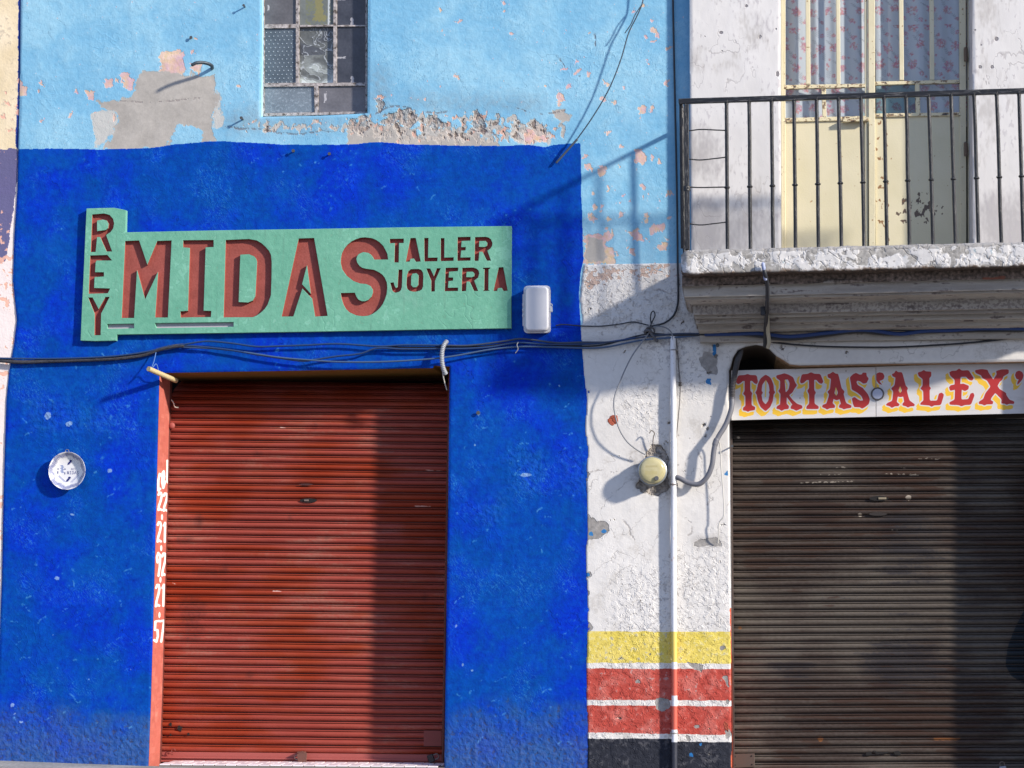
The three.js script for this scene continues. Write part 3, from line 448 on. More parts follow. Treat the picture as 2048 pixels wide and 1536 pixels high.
  const kn = P(346, 852, z), kg = new THREE.SphereGeometry(0.022, 14, 10); kg.scale(1, 1, 0.7); kg.translate(kn.x, kn.y, z + 0.03); mesh('knob', kg, std(new THREE.Color('rgb(150,74,66)'), 0.7), S.s);
  // threshold of tiles
  const tx0 = P(318, 1530, 0).x, tx1 = P(890, 1530, 0).x, ty = P(600, 1524, z + 0.02).y;
  const th = mesh('threshold', (() => { const g = new THREE.BoxGeometry(tx1 - tx0, 0.1, 0.3); g.translate((tx0 + tx1) / 2, ty - 0.055, -0.15); return g; })(), std(0x77706a, 0.9), blue);
  const tm = [0xe6d9da, 0xded0d2, 0xeadfe0, 0xd8cacb].map((c) => std(c, 0.4)), tw = 0.0725, cnt = Math.floor((tx1 - tx0) / tw);
  const tg = new RoundedBoxGeometry(tw - 0.006, 0.008, 0.135, 1, 0.002);
  for (let k = 0; k < 2; k++) for (let i = 0; i < cnt; i++) { const t = mesh('tile', tg, tm[(i * 7 + k * 3) % 4], th); t.position.set(tx0 + tw * (i + 0.5) + (k ? 0.02 : 0), ty - 0.001 + ((i * 5) % 3) * 0.0004, -0.068 - k * 0.139); }
  // padlocks, each a thing of its own
  const lockMat = std(new THREE.Color('rgb(120,110,104)'), 0.35, { metalness: 0.8 }), rust = std(new THREE.Color('rgb(112,74,62)'), 0.6, { metalness: 0.4 });
  const padlock = (px, py, turn, mat, label, sz = 1) => {
    const q = P(px, py, z + 0.05), t = thing('padlock', label, 'padlock', q); t.rotation.z = turn;
    const put = (n, g, m) => { const o = new THREE.Mesh(g, m); o.name = n; o.castShadow = o.receiveShadow = true; t.add(o); };
    const body = new RoundedBoxGeometry(0.05 * sz, 0.04 * sz, 0.018 * sz, 2, 0.006 * sz); put('lock_body', body, mat);
    const sh = mergeGeometries([new THREE.TorusGeometry(0.015 * sz, 0.0035 * sz, 8, 18, Math.PI).translate(0, 0.036 * sz, 0), new THREE.CylinderGeometry(0.0035 * sz, 0.0035 * sz, 0.02 * sz, 8).translate(-0.015 * sz, 0.026 * sz, 0), new THREE.CylinderGeometry(0.0035 * sz, 0.0035 * sz, 0.02 * sz, 8).translate(0.015 * sz, 0.026 * sz, 0)]); put('shackle', sh, lockMat);
    return t;
  };
  padlock(604, 1516, 1.45, rust, 'rusty padlock lying at the middle foot of the red shutter', 0.95);
  padlock(862, 1517, -1.2, std(new THREE.Color('rgb(60,54,54)'), 0.35, { metalness: 0.7 }), 'dark steel padlock at the shaded right foot of the red shutter', 1.05);
  const hs = thing('hasp', 'rusty folded steel hasp at the middle foot of the red shutter', 'hasp', P(603, 1530, z + 0.05));
  mesh('plate', plate([[594, 1508], [604, 1502], [614, 1506], [612, 1530], [596, 1530]], z + 0.062, 0.006, 0.001), rust, hs);
  const hb = P(603, 1504, z + 0.03), hbg = new RoundedBoxGeometry(0.05, 0.006, 0.07, 1, 0.002); hbg.translate(hb.x, hb.y, hb.z); mesh('hinge', hbg, rust, hs);
  padlock.make = padlock; globalThis.makePadlock = padlock;
  // a scrap of white string in the dark corner
  single('string', tubeGeo([[343, 800, z + 0.06], [347, 806, z + 0.07], [350, 814, z + 0.07], [356, 815, z + 0.06]], 0.004), std(0xd8cdbb, 0.9), 'short white scrap of string hanging in the top left corner of the red shutter', 'string');
}

// ================================================================ THE WINDOW OF THE BLUE SHOP
{
  const z = -0.07;
  const lead = skinned((x, y) => { const n = fbm(x * 30, y * 30), m = fbm(x * 120, y * 120, 2); const c = 150 + 60 * n + 24 * m; K.r = c; K.g = c * 0.95; K.b = c * 0.93; if (n < -0.3) tint(70, 60, 52, 0.7); K.h = 0.0012 * n + 0.0006 * m; }, 1, 2, 400, 0.85);
  for (const t of [lead.map, lead.bumpMap]) { t.wrapS = t.wrapT = THREE.RepeatWrapping; t.repeat.set(1, 0.5); }
  const bar = (pts, zf = z + 0.016, d = 0.016) => plate(pts, zf, d, 0.0025);
  const win = mesh('window', mergeGeometries([bar([[523, -430], [529, -430], [528, 232], [522, 233]]), bar([[522, 226.5], [735, 222.5], [735, 228], [522, 233]]), bar([[730.5, -430], [735, -430], [735, 224], [730.5, 224]])]), lead, blue);
  win.userData.label = 'narrow many-paned metal window with dusty dark glass';
  const bars = [[[[592, -430], [599, -430], [598, 168], [591, 168]]], [[[667, -430], [674, -430], [673.5, 168], [666, 168]]], [[[528, 48.5], [592, 48], [592, 56], [528, 57]]], [[[599, 50], [667, 49], [667, 53], [599, 54]]], [[[674, 50], [731, 49.5], [731, 53], [674, 53.5]]], [[[527, 166], [731, 165], [731, 171.5], [527, 174]]], [[[627.5, 171], [637, 171], [636, 226], [629, 226]]], [[[528, -130], [731, -131], [731, -124], [528, -123]]]];
  for (const [b] of bars) mesh('glazing_bar', bar(b), lead, win);
  const dusty = (r, g, b, fn, rough) => skinned((x, y) => { const n = fbm(x * 9, y * 9), m = fbm(x * 60, y * 60, 3); K.r = r + 12 * n + 8 * m; K.g = g + 12 * n + 8 * m; K.b = b + 12 * n + 8 * m; K.h = 0.0002 * m; fn && fn(x, y, n, m); }, 0.26, 0.4, 900, rough);
  const white = (x, y, x0, y0, w, h, m) => { const d = Math.max(Math.abs(x - x0) / w, Math.abs(y - y0) / h); if (d + m * 0.8 < 1) tint(200, 196, 196, 0.7); };
  const M = {
    plain: dusty(92, 90, 92, (x, y, n, m) => white(x, y, 0.04, 0.12, 0.006, 0.02, m), 0.42),
    dark: dusty(58, 60, 68, (x, y, n, m) => { white(x, y, 0.11, 0.02, 0.01, 0.03, m); white(x, y, 0.03, 0.18, 0.03, 0.006, m); }, 0.35),
    yellow: dusty(104, 108, 104, (x, y, n, m) => { if (x > 0.115 + 0.03 * m + 0.02 * n && x < 0.185 + 0.05 * n + 0.02 * m && y > 0.03 + 0.02 * m) tint(132, 124, 72, 0.75); else if (x > 0.05 && m + n > 0.1) tint(110, 112, 70, 0.5); if (x > 0.20 && x < 0.212 + 0.01 * m) tint(196, 200, 204, 0.8); }, 0.5),
    dots: dusty(80, 90, 98, (x, y) => { const gx = x / 0.030, gy = y / 0.026, i = Math.floor(gx), j = Math.floor(gy), ox = (j & 1) * 0.5, d = Math.hypot(gx - i - 0.3 - ox * 0.8, gy - j - 0.5); K.h += 0.0024 * Math.max(0, 1 - d * 3.4); if (d < 0.13) tint(190, 200, 206, 0.75); }, 0.3),
    rippled: dusty(112, 122, 130, (x, y, n, m) => { K.h += 0.0005 * fbm(x * 110, y * 110, 2); if (m > 0.3) tint(150, 160, 168, 0.5); }, 0.3),
    film: dusty(92, 94, 92, (x, y, n) => { const w = fbm(x * 7, y * 10), q = ridge(x * 13 + w * 1.4, y * 9 - w * 2); tint(196, 204, 198, ss(0.0, 0.9, 0.55 - y * 3 + w * 0.7 + (x - 0.05) * 1.5)); if (y > 0.2) tint(60, 62, 70, 0.6 * ss(-0.2, 0.3, w)); if (q > 0.86) tint(206, 212, 218, 0.55); K.h += 0.003 * w + 0.0015 * q; }, 0.3),
    grey: dusty(100, 98, 102, (x, y, n, m) => { white(x, y, 0.05, 0.11, 0.008, 0.03, m); }, 0.42),
  };
  for (const m of Object.values(M)) for (const t of [m.map, m.bumpMap]) t.wrapS = t.wrapT = THREE.MirroredRepeatWrapping;
  const pane = (x0, y0, x1, y1, m, dz = 0) => {
    const pts = to2(rect(x0, y0, x1, y1, -0.004), z), b = boxOf(pts), g = plateGeo(pts, z + 0.004 + dz, 0.006, 0.0004), p = g.attributes.position, uv = g.attributes.uv;
    for (let i = 0; i < p.count; i++) uv.setXY(i, (p.getX(i) - b.x) / 0.26, (p.getY(i) - b.y) / 0.4);
    return mesh('pane', g, m, win);
  };
  pane(527, -124, 593, 50, M.plain); pane(598, -124, 668, 51, M.yellow); pane(673, -124, 732, 51, M.dark); pane(527, -430, 593, -129, M.dark); pane(598, -430, 668, -129, M.plain); pane(673, -430, 732, -129, M.dark);
  pane(527, 55, 593, 168, M.dots).userData.label = 'pane of dimpled privacy glass'; pane(598, 52, 668, 168, M.film, -0.012).userData.label = 'pane stuffed with crumpled clear plastic film'; pane(673, 52, 732, 168, M.dark);
  pane(526, 172, 629, 228, M.rippled); pane(636, 171, 732, 226, M.grey);
}

// ================================================================ THE CARVED SIGN OF THE BLUE SHOP
{
  const zf = 0.036, zb = 0.010, A = (k, ox, oy) => (pts) => pts.map(([x, y]) => [x / k + ox, y / k + oy]);
  const q2 = A(5.12, 400, 440), q3 = A(5.689, 760, 440), id = (p) => p;
  const letters = [
    ['R', id([[184, 429], [208, 427], [219, 430], [226, 438], [228, 447], [226, 457], [221, 464], [212, 470], [224, 503], [213, 503], [200, 474], [194, 474], [191, 504], [181, 504]]), id([[194, 441], [205, 439], [213, 441], [217, 447], [216, 456], [211, 460], [194, 462.5]])],
    ['E', id([[180, 511], [214.5, 510], [224, 521], [193, 521], [191, 525], [190, 544.5], [207.6, 544.5], [207.6, 553], [189, 554], [188, 576], [220, 577], [215.5, 586.5], [177, 587.5]])],
    ['Y', id([[176, 595], [185, 595], [197, 618], [210.5, 594], [219, 594], [202, 627.5], [201, 670.5], [188.5, 670.5], [189, 627.5]])],
    ['M', id([[250, 482], [278, 481], [294.5, 529], [314, 482], [343, 481], [335.5, 635], [310, 635], [316, 543.5], [290, 599], [274, 539.6], [268, 636], [243, 636]])],
    ['I', id([[366, 480.5], [427, 480], [427, 494], [411, 494.7], [407, 621.6], [422.5, 622], [421.5, 634], [361, 635], [360.5, 622.6], [375.6, 621.7], [379.5, 495.7], [366, 494.7]])],
    ['D', q2([[262, 205], [500, 195], [580, 210], [630, 238], [670, 275], [705, 315], [725, 355], [733, 430], [731, 600], [725, 770], [690, 870], [660, 912], [620, 950], [580, 978], [540, 995], [240, 997]]), q2([[412, 355], [500, 350], [550, 370], [572, 392], [583, 425], [575, 600], [565, 780], [540, 825], [490, 845], [395, 840]])],
    ['A', id([[597, 477], [628, 476], [655, 632], [630, 633], [624, 597], [604.5, 577], [586.5, 633], [563, 633]]), id([[614, 530], [621.5, 587.5], [604, 568.5]])],
    ['S', q2([[1925, 405], [1918, 350], [1900, 310], [1875, 265], [1840, 230], [1800, 203], [1760, 187], [1690, 178], [1640, 182], [1595, 198], [1550, 220], [1510, 252], [1475, 295], [1452, 340], [1442, 390], [1440, 440], [1455, 505], [1500, 570], [1570, 625], [1640, 650], [1700, 655], [1745, 675], [1768, 710], [1770, 745], [1755, 785], [1720, 820], [1690, 832], [1655, 832], [1620, 815], [1600, 785], [1585, 745], [1440, 748], [1447, 800], [1470, 870], [1495, 912], [1530, 945], [1600, 977], [1670, 985], [1720, 980], [1765, 962], [1805, 935], [1840, 902], [1868, 865], [1890, 820], [1910, 760], [1917, 690], [1912, 640], [1890, 590], [1868, 562], [1840, 540], [1780, 510], [1700, 500], [1660, 490], [1632, 470], [1608, 435], [1600, 400], [1608, 370], [1625, 348], [1670, 328], [1720, 335], [1745, 350], [1765, 372], [1785, 405]])],
    ['T', q3([[110, 215], [270, 213], [268, 262], [215, 262], [212, 483], [162, 483], [168, 262], [112, 265]])],
    ['A', q3([[345, 207], [405, 205], [462, 472], [408, 476], [385, 438], [348, 440], [335, 474], [292, 474]])],
    ['L', q3([[502, 205], [550, 205], [545, 430], [655, 428], [650, 470], [505, 472]])],
    ['L', q3([[690, 208], [732, 206], [730, 428], [838, 425], [835, 465], [690, 468]])],
    ['E', q3([[882, 195], [1030, 192], [1028, 235], [928, 238], [922, 310], [975, 308], [972, 345], [922, 348], [915, 428], [1030, 425], [1028, 462], [880, 465]])],
    ['R', q3([[1080, 195], [1200, 192], [1235, 200], [1262, 222], [1278, 260], [1274, 295], [1255, 325], [1220, 350], [1262, 462], [1215, 462], [1165, 360], [1128, 360], [1120, 465], [1075, 465]]), q3([[1130, 240], [1200, 238], [1222, 262], [1215, 295], [1190, 308], [1125, 305]])],
    ['J', q3([[210, 565], [255, 565], [248, 760], [238, 795], [220, 815], [180, 828], [155, 820], [138, 800], [115, 715], [155, 710], [162, 745], [180, 775], [198, 765]])],
    ['O', q3([[350, 560], [440, 558], [470, 570], [488, 600], [492, 640], [488, 760], [475, 790], [450, 805], [410, 815], [370, 815], [335, 805], [310, 785], [300, 740], [305, 630], [320, 585]]), q3([[370, 610], [415, 605], [438, 630], [435, 740], [410, 765], [375, 765], [352, 740], [355, 640]])],
    ['Y', q3([[525, 552], [570, 552], [612, 640], [645, 550], [690, 548], [625, 690], [622, 812], [582, 815], [582, 690]])],
    ['E', q3([[745, 545], [890, 542], [885, 582], [785, 588], [780, 655], [832, 655], [830, 690], [778, 695], [772, 772], [888, 770], [885, 808], [735, 810]])],
    ['R', q3([[935, 545], [1060, 542], [1100, 555], [1122, 580], [1128, 610], [1115, 655], [1070, 690], [1115, 808], [1070, 808], [1020, 700], [985, 700], [978, 808], [928, 810]]), q3([[985, 590], [1055, 588], [1075, 610], [1070, 640], [1045, 652], [980, 650]])],
    ['I', q3([[1168, 545], [1252, 542], [1250, 555], [1235, 560], [1232, 795], [1248, 805], [1168, 808], [1185, 795], [1188, 560], [1168, 555]])],
    ['A', q3([[1350, 540], [1402, 537], [1452, 805], [1405, 808], [1385, 772], [1340, 775], [1330, 808], [1290, 808]])],
  ];
  const slots = [[[214, 648], [268, 647], [268, 656.5], [214.5, 657.5]], [[309.5, 646], [467, 644], [467, 653.5], [312, 656]]];
  const edge = [[173, 417], [200, 416], [228, 415.5], [242, 418], [252, 420.5], [251, 464.5], [440, 460.5], [640, 457.5], [840, 454], [1023, 452], [1022, 560], [1022.5, 656.5], [860, 659], [640, 663], [440, 666], [234, 669], [231.5, 681], [190, 682], [161, 681], [164, 610], [167, 550], [170, 480]];
  const E = to2(edge, zf), bb = boxOf(E), base = P(600, 670, 0);
  const t = thing('carved_sign', 'mint green plaster sign with carved red letters reading REY MIDAS TALLER JOYERIA', 'sign', base);
  const stain = new Mask(bb, zf, 200).dots([800, 575, 16, 14], [830, 600, 22, 10], [975, 470, 20, 6], [990, 515, 10, 8], [560, 655, 20, 4]).done(16);
  const mint = (b) => { const W = Math.round(b.w * 420), H = Math.round(b.h * 420), k = bake((x, y) => {
    const n = fbm(x * 3, y * 3), m = fbm(x * 26, y * 26), f = fbm(x * 110, y * 110, 2), tr = trowel(x, y);
    K.r = 98 + 10 * n + 10 * m; K.g = 158 + 8 * n + 8 * m; K.b = 132 + 8 * n + 8 * m; const run = fbm(x * 34, y * 2.4, 3) + 0.3 * n; tint(92, 140, 118, 0.4 * ss(0.25, 0.7, run)); if (m < -0.5 && f < 0) tint(120, 140, 120, 0.4); if (n - m * 0.6 > 0.5) tint(140, 196, 172, 0.4);
    const s = stain.v(x + 0.02 * m, y + 0.02 * n); if (s > 0.05) tint(112, 150, 134, clamp01(s) * 0.6 * clamp01(0.7 + m));
    const c = ridge(x * 9 + n, y * 9) ** 14 * ss(0.1, 0.4, gn(x * 2, y * 3 + 8)); K.h = 0.0010 * n + 0.0007 * m + 0.0004 * f + 0.0004 * tr - 0.0014 * c;
  }, b.x, b.y, b.w, b.h, W, H); const q = { W, H, map: dataTex(k.col, W, H, true), bump: bumpTex(k.hgt, W, H) }; for (const x of [q.map, q.bump]) { x.repeat.set(1 / b.w, 1 / b.h); x.offset.set(-b.x / b.w, -b.y / b.h); } return std(0xffffff, 0.8, { map: q.map, bumpMap: q.bump, bumpScale: 0.02 }); };
  const mm = mint(bb), area = (p) => { let a = 0; p.forEach((u, i) => { const v = p[(i + 1) % p.length]; a += u.x * v.y - v.x * u.y; }); return a / 2; };
  const ccw = (p) => area(p) < 0 ? p.slice().reverse() : p;
  const inset = (p, d) => p.map((c, i) => { const a = p[(i + p.length - 1) % p.length], b = p[(i + 1) % p.length], u = c.clone().sub(a).normalize(), v = b.clone().sub(c).normalize(); const nx = -u.y - v.y, ny = u.x + v.x, l = Math.max(0.6, Math.hypot(nx, ny) ** 2 / 2); return new THREE.Vector2(c.x + nx / l * d, c.y + ny / l * d); });
  const smooth = (p, times = 1) => p;
  const sh = new THREE.Shape(ccw(E)), cuts = [];
  for (const [c, o] of letters) { const v = ccw(to2(o, zf)); cuts.push(v); sh.holes.push(new THREE.Path(v.slice().reverse())); }
  for (const s of slots) sh.holes.push(new THREE.Path(ccw(to2(s, zf)).reverse()));
  const bg = new THREE.ExtrudeGeometry(sh, { depth: zf - 0.0005, bevelEnabled: true, bevelSize: 0.0016, bevelThickness: 0.0016, bevelOffset: -0.0016, bevelSegments: 2, curveSegments: 6 }); bg.translate(0, 0, -0.0011);
  mesh('board', bg, mm, t);
  const redCol = skinned((x, y) => { const n = fbm(x * 14, y * 14), m = fbm(x * 80, y * 80, 3); K.r = 142 + 12 * n + 8 * m; K.g = 68 + 8 * n + 8 * m; K.b = 58 + 8 * n + 8 * m; K.h = 0.0003 * n + 0.0004 * m; }, 1, 1, 700, 0.8); for (const x of [redCol.map, redCol.bumpMap]) x.wrapS = x.wrapT = THREE.RepeatWrapping;
  const lining = (v, z0, z1) => { const c = [...v, v[0]]; return strip(c.map((p) => V3(p.x, p.y, z1)), c.map((p) => V3(p.x, p.y, z0))).toNonIndexed(); };
  const flatGeo = (v, z) => { const g = new THREE.ShapeGeometry(new THREE.Shape(v)); g.translate(0, 0, z); return g.toNonIndexed(); };
  letters.forEach(([c, o, isl], i) => {
    const v = inset(cuts[i], 0.0009), wide = inset(cuts[i], -0.004), parts = [flatGeo(wide, zb), lining(v, zb - 0.001, zf - 0.003)];
    let iv; if (isl) { iv = ccw(to2(isl, zf)); parts.push(lining(inset(iv, -0.0009), zb - 0.001, zf - 0.003)); }
    for (const g of parts) g.computeVertexNormals();
    const l = mesh('letter', mergeGeometries(parts), redCol, t); l.userData.label = `carved red letter ${c}`;
    if (iv) mesh('letter_counter', plateGeo(iv, zf, zf - 0.004, 0.0012), mm, l);
  });
  const grey = std(new THREE.Color('rgb(170,160,170)'), 0.9);
  for (const s of slots) mesh('slot', plateGeo(inset(ccw(to2(s, zf)), -0.003), 0.012, 0.006, 0), grey, t);
}

// ================================================================ THE WHITE BUILDING
const white = thing('white_building', 'white peeling building with balcony, sandwich shop front and painted stripes', 'building', P(1720, 1530, 0));
const OPEN = [[1458, 742], [1462, 733], [1466, 716], [1476, 700], [1490, 694], [1512, 690], [1530, 693], [1540, 700], [1552, 712], [1568, 721], [1580, 729], [1600, 731], [1750, 728], [1900, 726], [2068, 723], [2068, 1620], [1466, 1620], [1465, 1480], [1463, 1200], [1461, 950]];
const flaky = (x, y, s) => fbm(x * s + 5, y * s + 2, 4) + 0.4 * fbm(x * s * 3.1, y * s * 3.1, 3);
{
  const z = 0.005, out = [[1166, 528], [1230, 526], [1300, 525], [1362, 524], [1382, 526], [2420, 505], [2420, 1620], [1173, 1620], [1173, 1480], [1171, 1380], [1172, 1260], [1174, 1220], [1171, 1160], [1170, 1100], [1173, 1060], [1172, 980], [1170, 960], [1174, 900], [1168, 860], [1172, 800], [1167, 750], [1163, 700], [1160, 660], [1163, 640], [1158, 600], [1162, 560]];
  const bb = boxOf(to2(out, z)), M = (r) => new Mask(bb, z, r);
  const ext = (pts) => [[1100, pts[0][1]], ...pts, [1700, pts[pts.length - 1][1]]];
  const yellow = M(300).poly([[1150, 1262.5], [1500, 1264], [1500, 1328], [1300, 1326], [1150, 1325]]).done(1);
  const red = M(300).poly([[1150, 1336], [1300, 1338], [1500, 1338.5], [1500, 1402], [1300, 1400], [1150, 1399.5]], [[1150, 1411], [1500, 1412.5], [1500, 1471], [1300, 1467], [1150, 1464]]).done(1);
  const black = M(300).poly([[1150, 1477], [1340, 1477], [1356, 1483], [1500, 1485], [1500, 1640], [1150, 1640]]).done(1);
  const orange = M(300).poly([[1459, 1216], [1490, 1216], [1490, 1600], [1462, 1600], [1464, 1440], [1462, 1330]]).done(1);
  const cement = M().poly([[1166, 1020], [1190, 1040], [1216, 1046], [1220, 1060], [1202, 1078], [1180, 1082], [1166, 1080]], [[1396, 716], [1412, 706], [1430, 704], [1436, 720], [1434, 750], [1418, 748], [1404, 736]], [[1170, 942], [1178, 946], [1172, 974], [1168, 970]], [[1384, 1088], [1400, 1080], [1430, 1074], [1442, 1082], [1440, 1094], [1420, 1090], [1396, 1094]], [[1170, 1180], [1180, 1180], [1178, 1190], [1170, 1192]], [[1370, 1324], [1404, 1328], [1402, 1340], [1388, 1340]], [[1310, 1398], [1334, 1394], [1340, 1416], [1326, 1424], [1312, 1418]], [[1445, 1350], [1456, 1350], [1458, 1376], [1452, 1374]]).dots([1176, 1254, 8, 12], [1178, 1150, 6, 8], [1276, 1364, 4], [1392, 1454, 5, 4], [1446, 1296, 6, 5], [1300, 1308, 3], [1376, 1476, 6], [1456, 1468, 5, 10], [1455, 1404, 4, 5]).done(2);
  const rot = M().poly([[1168, 530], [1360, 526], [1366, 560], [1200, 570], [1168, 600]]).done(6);
  const hole = M(300).poly([[1284, 905], [1306, 890], [1326, 896], [1336, 912], [1334, 950], [1340, 975], [1320, 990], [1292, 988], [1272, 976], [1278, 960], [1300, 940]]).dots([1172, 520, 4], [1424, 692, 3], [1434, 714, 4], [1418, 744, 3]).done(2.5);
  const soot = M().poly([[1270, 890], [1345, 890], [1345, 990], [1270, 985]], [[1404, 680], [1440, 680], [1440, 716], [1410, 720]], [[1390, 1076], [1446, 1070], [1446, 1096], [1390, 1096]]).poly([[1160, 680], [1420, 668], [1420, 680], [1160, 692]]).done(9);
  const bluebit = M(300).poly([[1424, 690], [1432, 690], [1434, 708], [1426, 712]], [[1416, 756], [1424, 758], [1422, 770], [1412, 768]], [[1449, 946], [1456, 940], [1457, 952], [1448, 950]]).dots([1207, 1064, 6, 4], [1182, 1068, 4], [1384, 1510, 4], [1402, 1490, 3], [1176, 1150, 4, 5]).done(1.5);
  const brickbit = M(300).poly([[1214, 842], [1222, 832], [1236, 830], [1236, 846], [1226, 852]], [[1448, 1440], [1456, 1446], [1458, 1466], [1450, 1458]]).done(1.5);
  const rough = M(60).poly([[1166, 535], [1365, 530], [1400, 690], [1300, 700], [1166, 640]], [[1352, 1110], [1465, 1080], [1465, 1270], [1352, 1270]], [[1166, 1330], [1465, 1330], [1465, 1620], [1166, 1620]], [[1350, 690], [1420, 680], [1440, 790], [1360, 800]], [[1230, 1150], [1330, 1150], [1330, 1330], [1230, 1330]], [[1352, 1262], [1465, 1262], [1465, 1340], [1352, 1340]], [[1230, 780], [1330, 780], [1330, 890], [1260, 850]]).done(26);
  const crack = M(300).line(1.6, [[1192, 590], [1200, 610], [1196, 640], [1206, 670]], [[1218, 550], [1226, 575], [1222, 600], [1232, 620], [1226, 650]], [[1250, 560], [1262, 570], [1256, 590], [1268, 604], [1262, 640]], [[1306, 582], [1320, 578], [1340, 588], [1354, 586]], [[1290, 602], [1310, 596], [1330, 604]], [[1270, 560], [1280, 548], [1300, 545]], [[1170, 580], [1180, 590], [1176, 610], [1178, 626]], [[1240, 640], [1230, 652], [1246, 660], [1262, 645], [1284, 640], [1280, 660]], [[1356, 870], [1382, 878], [1396, 902], [1404, 920], [1400, 940]], [[1246, 1040], [1258, 1050], [1262, 1070], [1270, 1080]], [[1176, 945], [1196, 940], [1226, 945], [1240, 940]], [[1370, 1036], [1384, 1046], [1384, 1066], [1376, 1070]], [[1190, 570], [1166, 560]], [[1360, 700], [1356, 740], [1362, 770]], [[1164, 535], [1200, 536], [1250, 528], [1300, 534]]).done(1);
  const skin = (x, y) => {
    const n1 = fbm(x * 2.1 + 9, y * 2.1), n2 = fbm(x * 8, y * 8), n3 = fbm(x * 32, y * 32, 3), g = gn(x * 190, y * 190), tr = trowel(x + 3, y), rg = clamp01(rough.v(x, y) * 1.15 + 0.25 * n1);
    const f1 = fbm(x * 15 + 70, y * 15, 5), f2 = fbm(x * 15, y * 15 + 90, 5), fine = fbm(x * 80, y * 80, 2);
    const wx = x + 0.004 * n3 + 0.004 * f1, wy = y + 0.003 * f2;
    K.r = 206 + 8 * n1 + 5 * n3; K.g = 202 + 8 * n1 + 5 * n3; K.b = 197 + 8 * n1 + 5 * n3;
    let h = 0.003 * n1 + 0.0014 * n2 + 0.0005 * n3 + 0.0003 * fine + 0.00018 * g + tr * (0.0003 + 0.0006 * rg);
    const fl = flaky(x + 3, y, 34); const hl = ridge(x * 4.2 + 0.6 * n2 + 0.15 * n3, y * 3.4 + 0.6 * n2) ** 34 * ss(-0.2, 0.25, n1 + 0.6 * n2 + 0.4 * rg); h -= 0.0016 * hl; tint(120, 114, 110, 0.6 * hl); const gr = ss(0.1, 0.7, fbm(x * 5 + 2, y * 4, 4) + 0.3 * n3 + 0.3 * fine - 0.05); tint(168, 162, 154, 0.5 * gr);
    if (rg > 0.12 && fl > 0.36) { tint(150, 146, 144, 0.5 * rg); h -= 0.0009; }
    // blistered paint: plates with raised lips
    const f = flaky(x, y, 15), lip = Math.exp(-(((f - 0.12) / 0.05) ** 2)), r2 = ridge(x * 20 + n2 * 0.8, y * 26 - n2) ** 5;
    h += rg * (0.0026 * ss(0.08, 0.16, f) + 0.0012 * lip + 0.0014 * r2 + 0.0012 * n3);
    if (yellow.v(wx, wy + 0.001 * n3 + 0.004 * n2) > 0.5) { K.r = 206 + 10 * n2; K.g = 186 + 10 * n2; K.b = 92 + 20 * n2; if (n3 + 0.6 * fine > 0.3) tint(206, 198, 160, 0.5); if (fine - n3 > 0.5) tint(150, 132, 70, 0.5); }
    if (red.v(wx, wy + 0.001 * n3 + 0.004 * n2) > 0.5) { const w = ss(-0.3, 0.5, n2 + n1); K.r = mix(168, 180, w) + 8 * n3; K.g = mix(70, 92, w) + 8 * n3; K.b = mix(60, 82, w) + 8 * n3; tint(186, 110, 100, 0.45 * ss(-0.1, 0.5, n2 + 0.4 * fine)); if (n3 > 0.4) tint(200, 150, 140, 0.35); if (fine - n3 > 0.55) tint(110, 44, 38, 0.5); }
    if (black.v(wx, wy + 0.001 * n3 + 0.004 * n2) > 0.5) { const w = ss(0.2, 0.6, n2 + n3); K.r = 40 + 10 * n3; K.g = 42 + 10 * n3; K.b = 50 + 10 * n3; tint(92, 90, 92, 0.5 * w); }
    else if (n3 + 0.5 * n1 > 0.5 && rg > 0.4) tint(150, 146, 146, 0.45);
    if (orange.v(wx, wy) > 0.5) { K.r = 196; K.g = 92 + 10 * n3; K.b = 66; }
    const st = soot.v(x + 0.02 * n2, y + 0.02 * n3) * (0.6 + n3 + 0.6 * n2); if (st > 0.1) tint(110, 104, 100, clamp01(st) * 0.45);
    const rt = rot.v(x + 0.03 * f1, y + 0.03 * f2) + 0.5 * n3 + 0.5 * n2; if (rt > 1.02) { tint(186, 158, 142, 0.85); h -= 0.003; }
    const cm = cement.v(x + 0.016 * f1, y + 0.016 * f2) + 0.22 * n3 + 0.15 * fine;
    if (cm > 0.45) { const t = ss(0.45, 0.55, cm), c = 142 + 22 * n3 + 12 * g; tint(c, c * 0.97, c * 0.94, t); h = mix(h, h * 0.5 - 0.0034 + 0.001 * n3, t); }
    if (bluebit.v(x + 0.012 * f1, y + 0.012 * f2) + 0.35 * n3 > 0.5) { tint(40, 108, 168, 0.9); h -= 0.0005; }
    if (brickbit.v(x + 0.012 * f1, y + 0.012 * f2) + 0.2 * n3 > 0.5) { tint(150, 74, 56, 0.95); h += 0.006 * clamp01(0.6 + n3); }
    const ho = hole.v(x + 0.02 * f1, y + 0.02 * f2) + 0.4 * n3 + 0.5 * n2; if (ho > 0.4) { const t = ss(0.4, 0.6, ho); tint(146 + 60 * n3, 138 + 56 * n3, 130 + 52 * n3, t); h -= t * (0.016 + 0.012 * n3); }
    const ck = crack.v(x + 0.008 * n3 + 0.004 * n2, y + 0.008 * n2 + 0.006 * n3) * ss(-0.3, 0.35, n2 + 0.8 * n3 + 0.6 * fine); if (ck > 0.1) { h -= 0.0024 * clamp01(ck * 1.6); tint(110, 102, 98, 0.6 * clamp01(ck * 1.5)); }
    K.h = h;
  };
  wall('wall', white, out, [OPEN], z, { step: 0.0085, res: 520, rough: 0.85, skin, lip: 0.012 });
  // faces of the shop opening
  const D = 0.28;
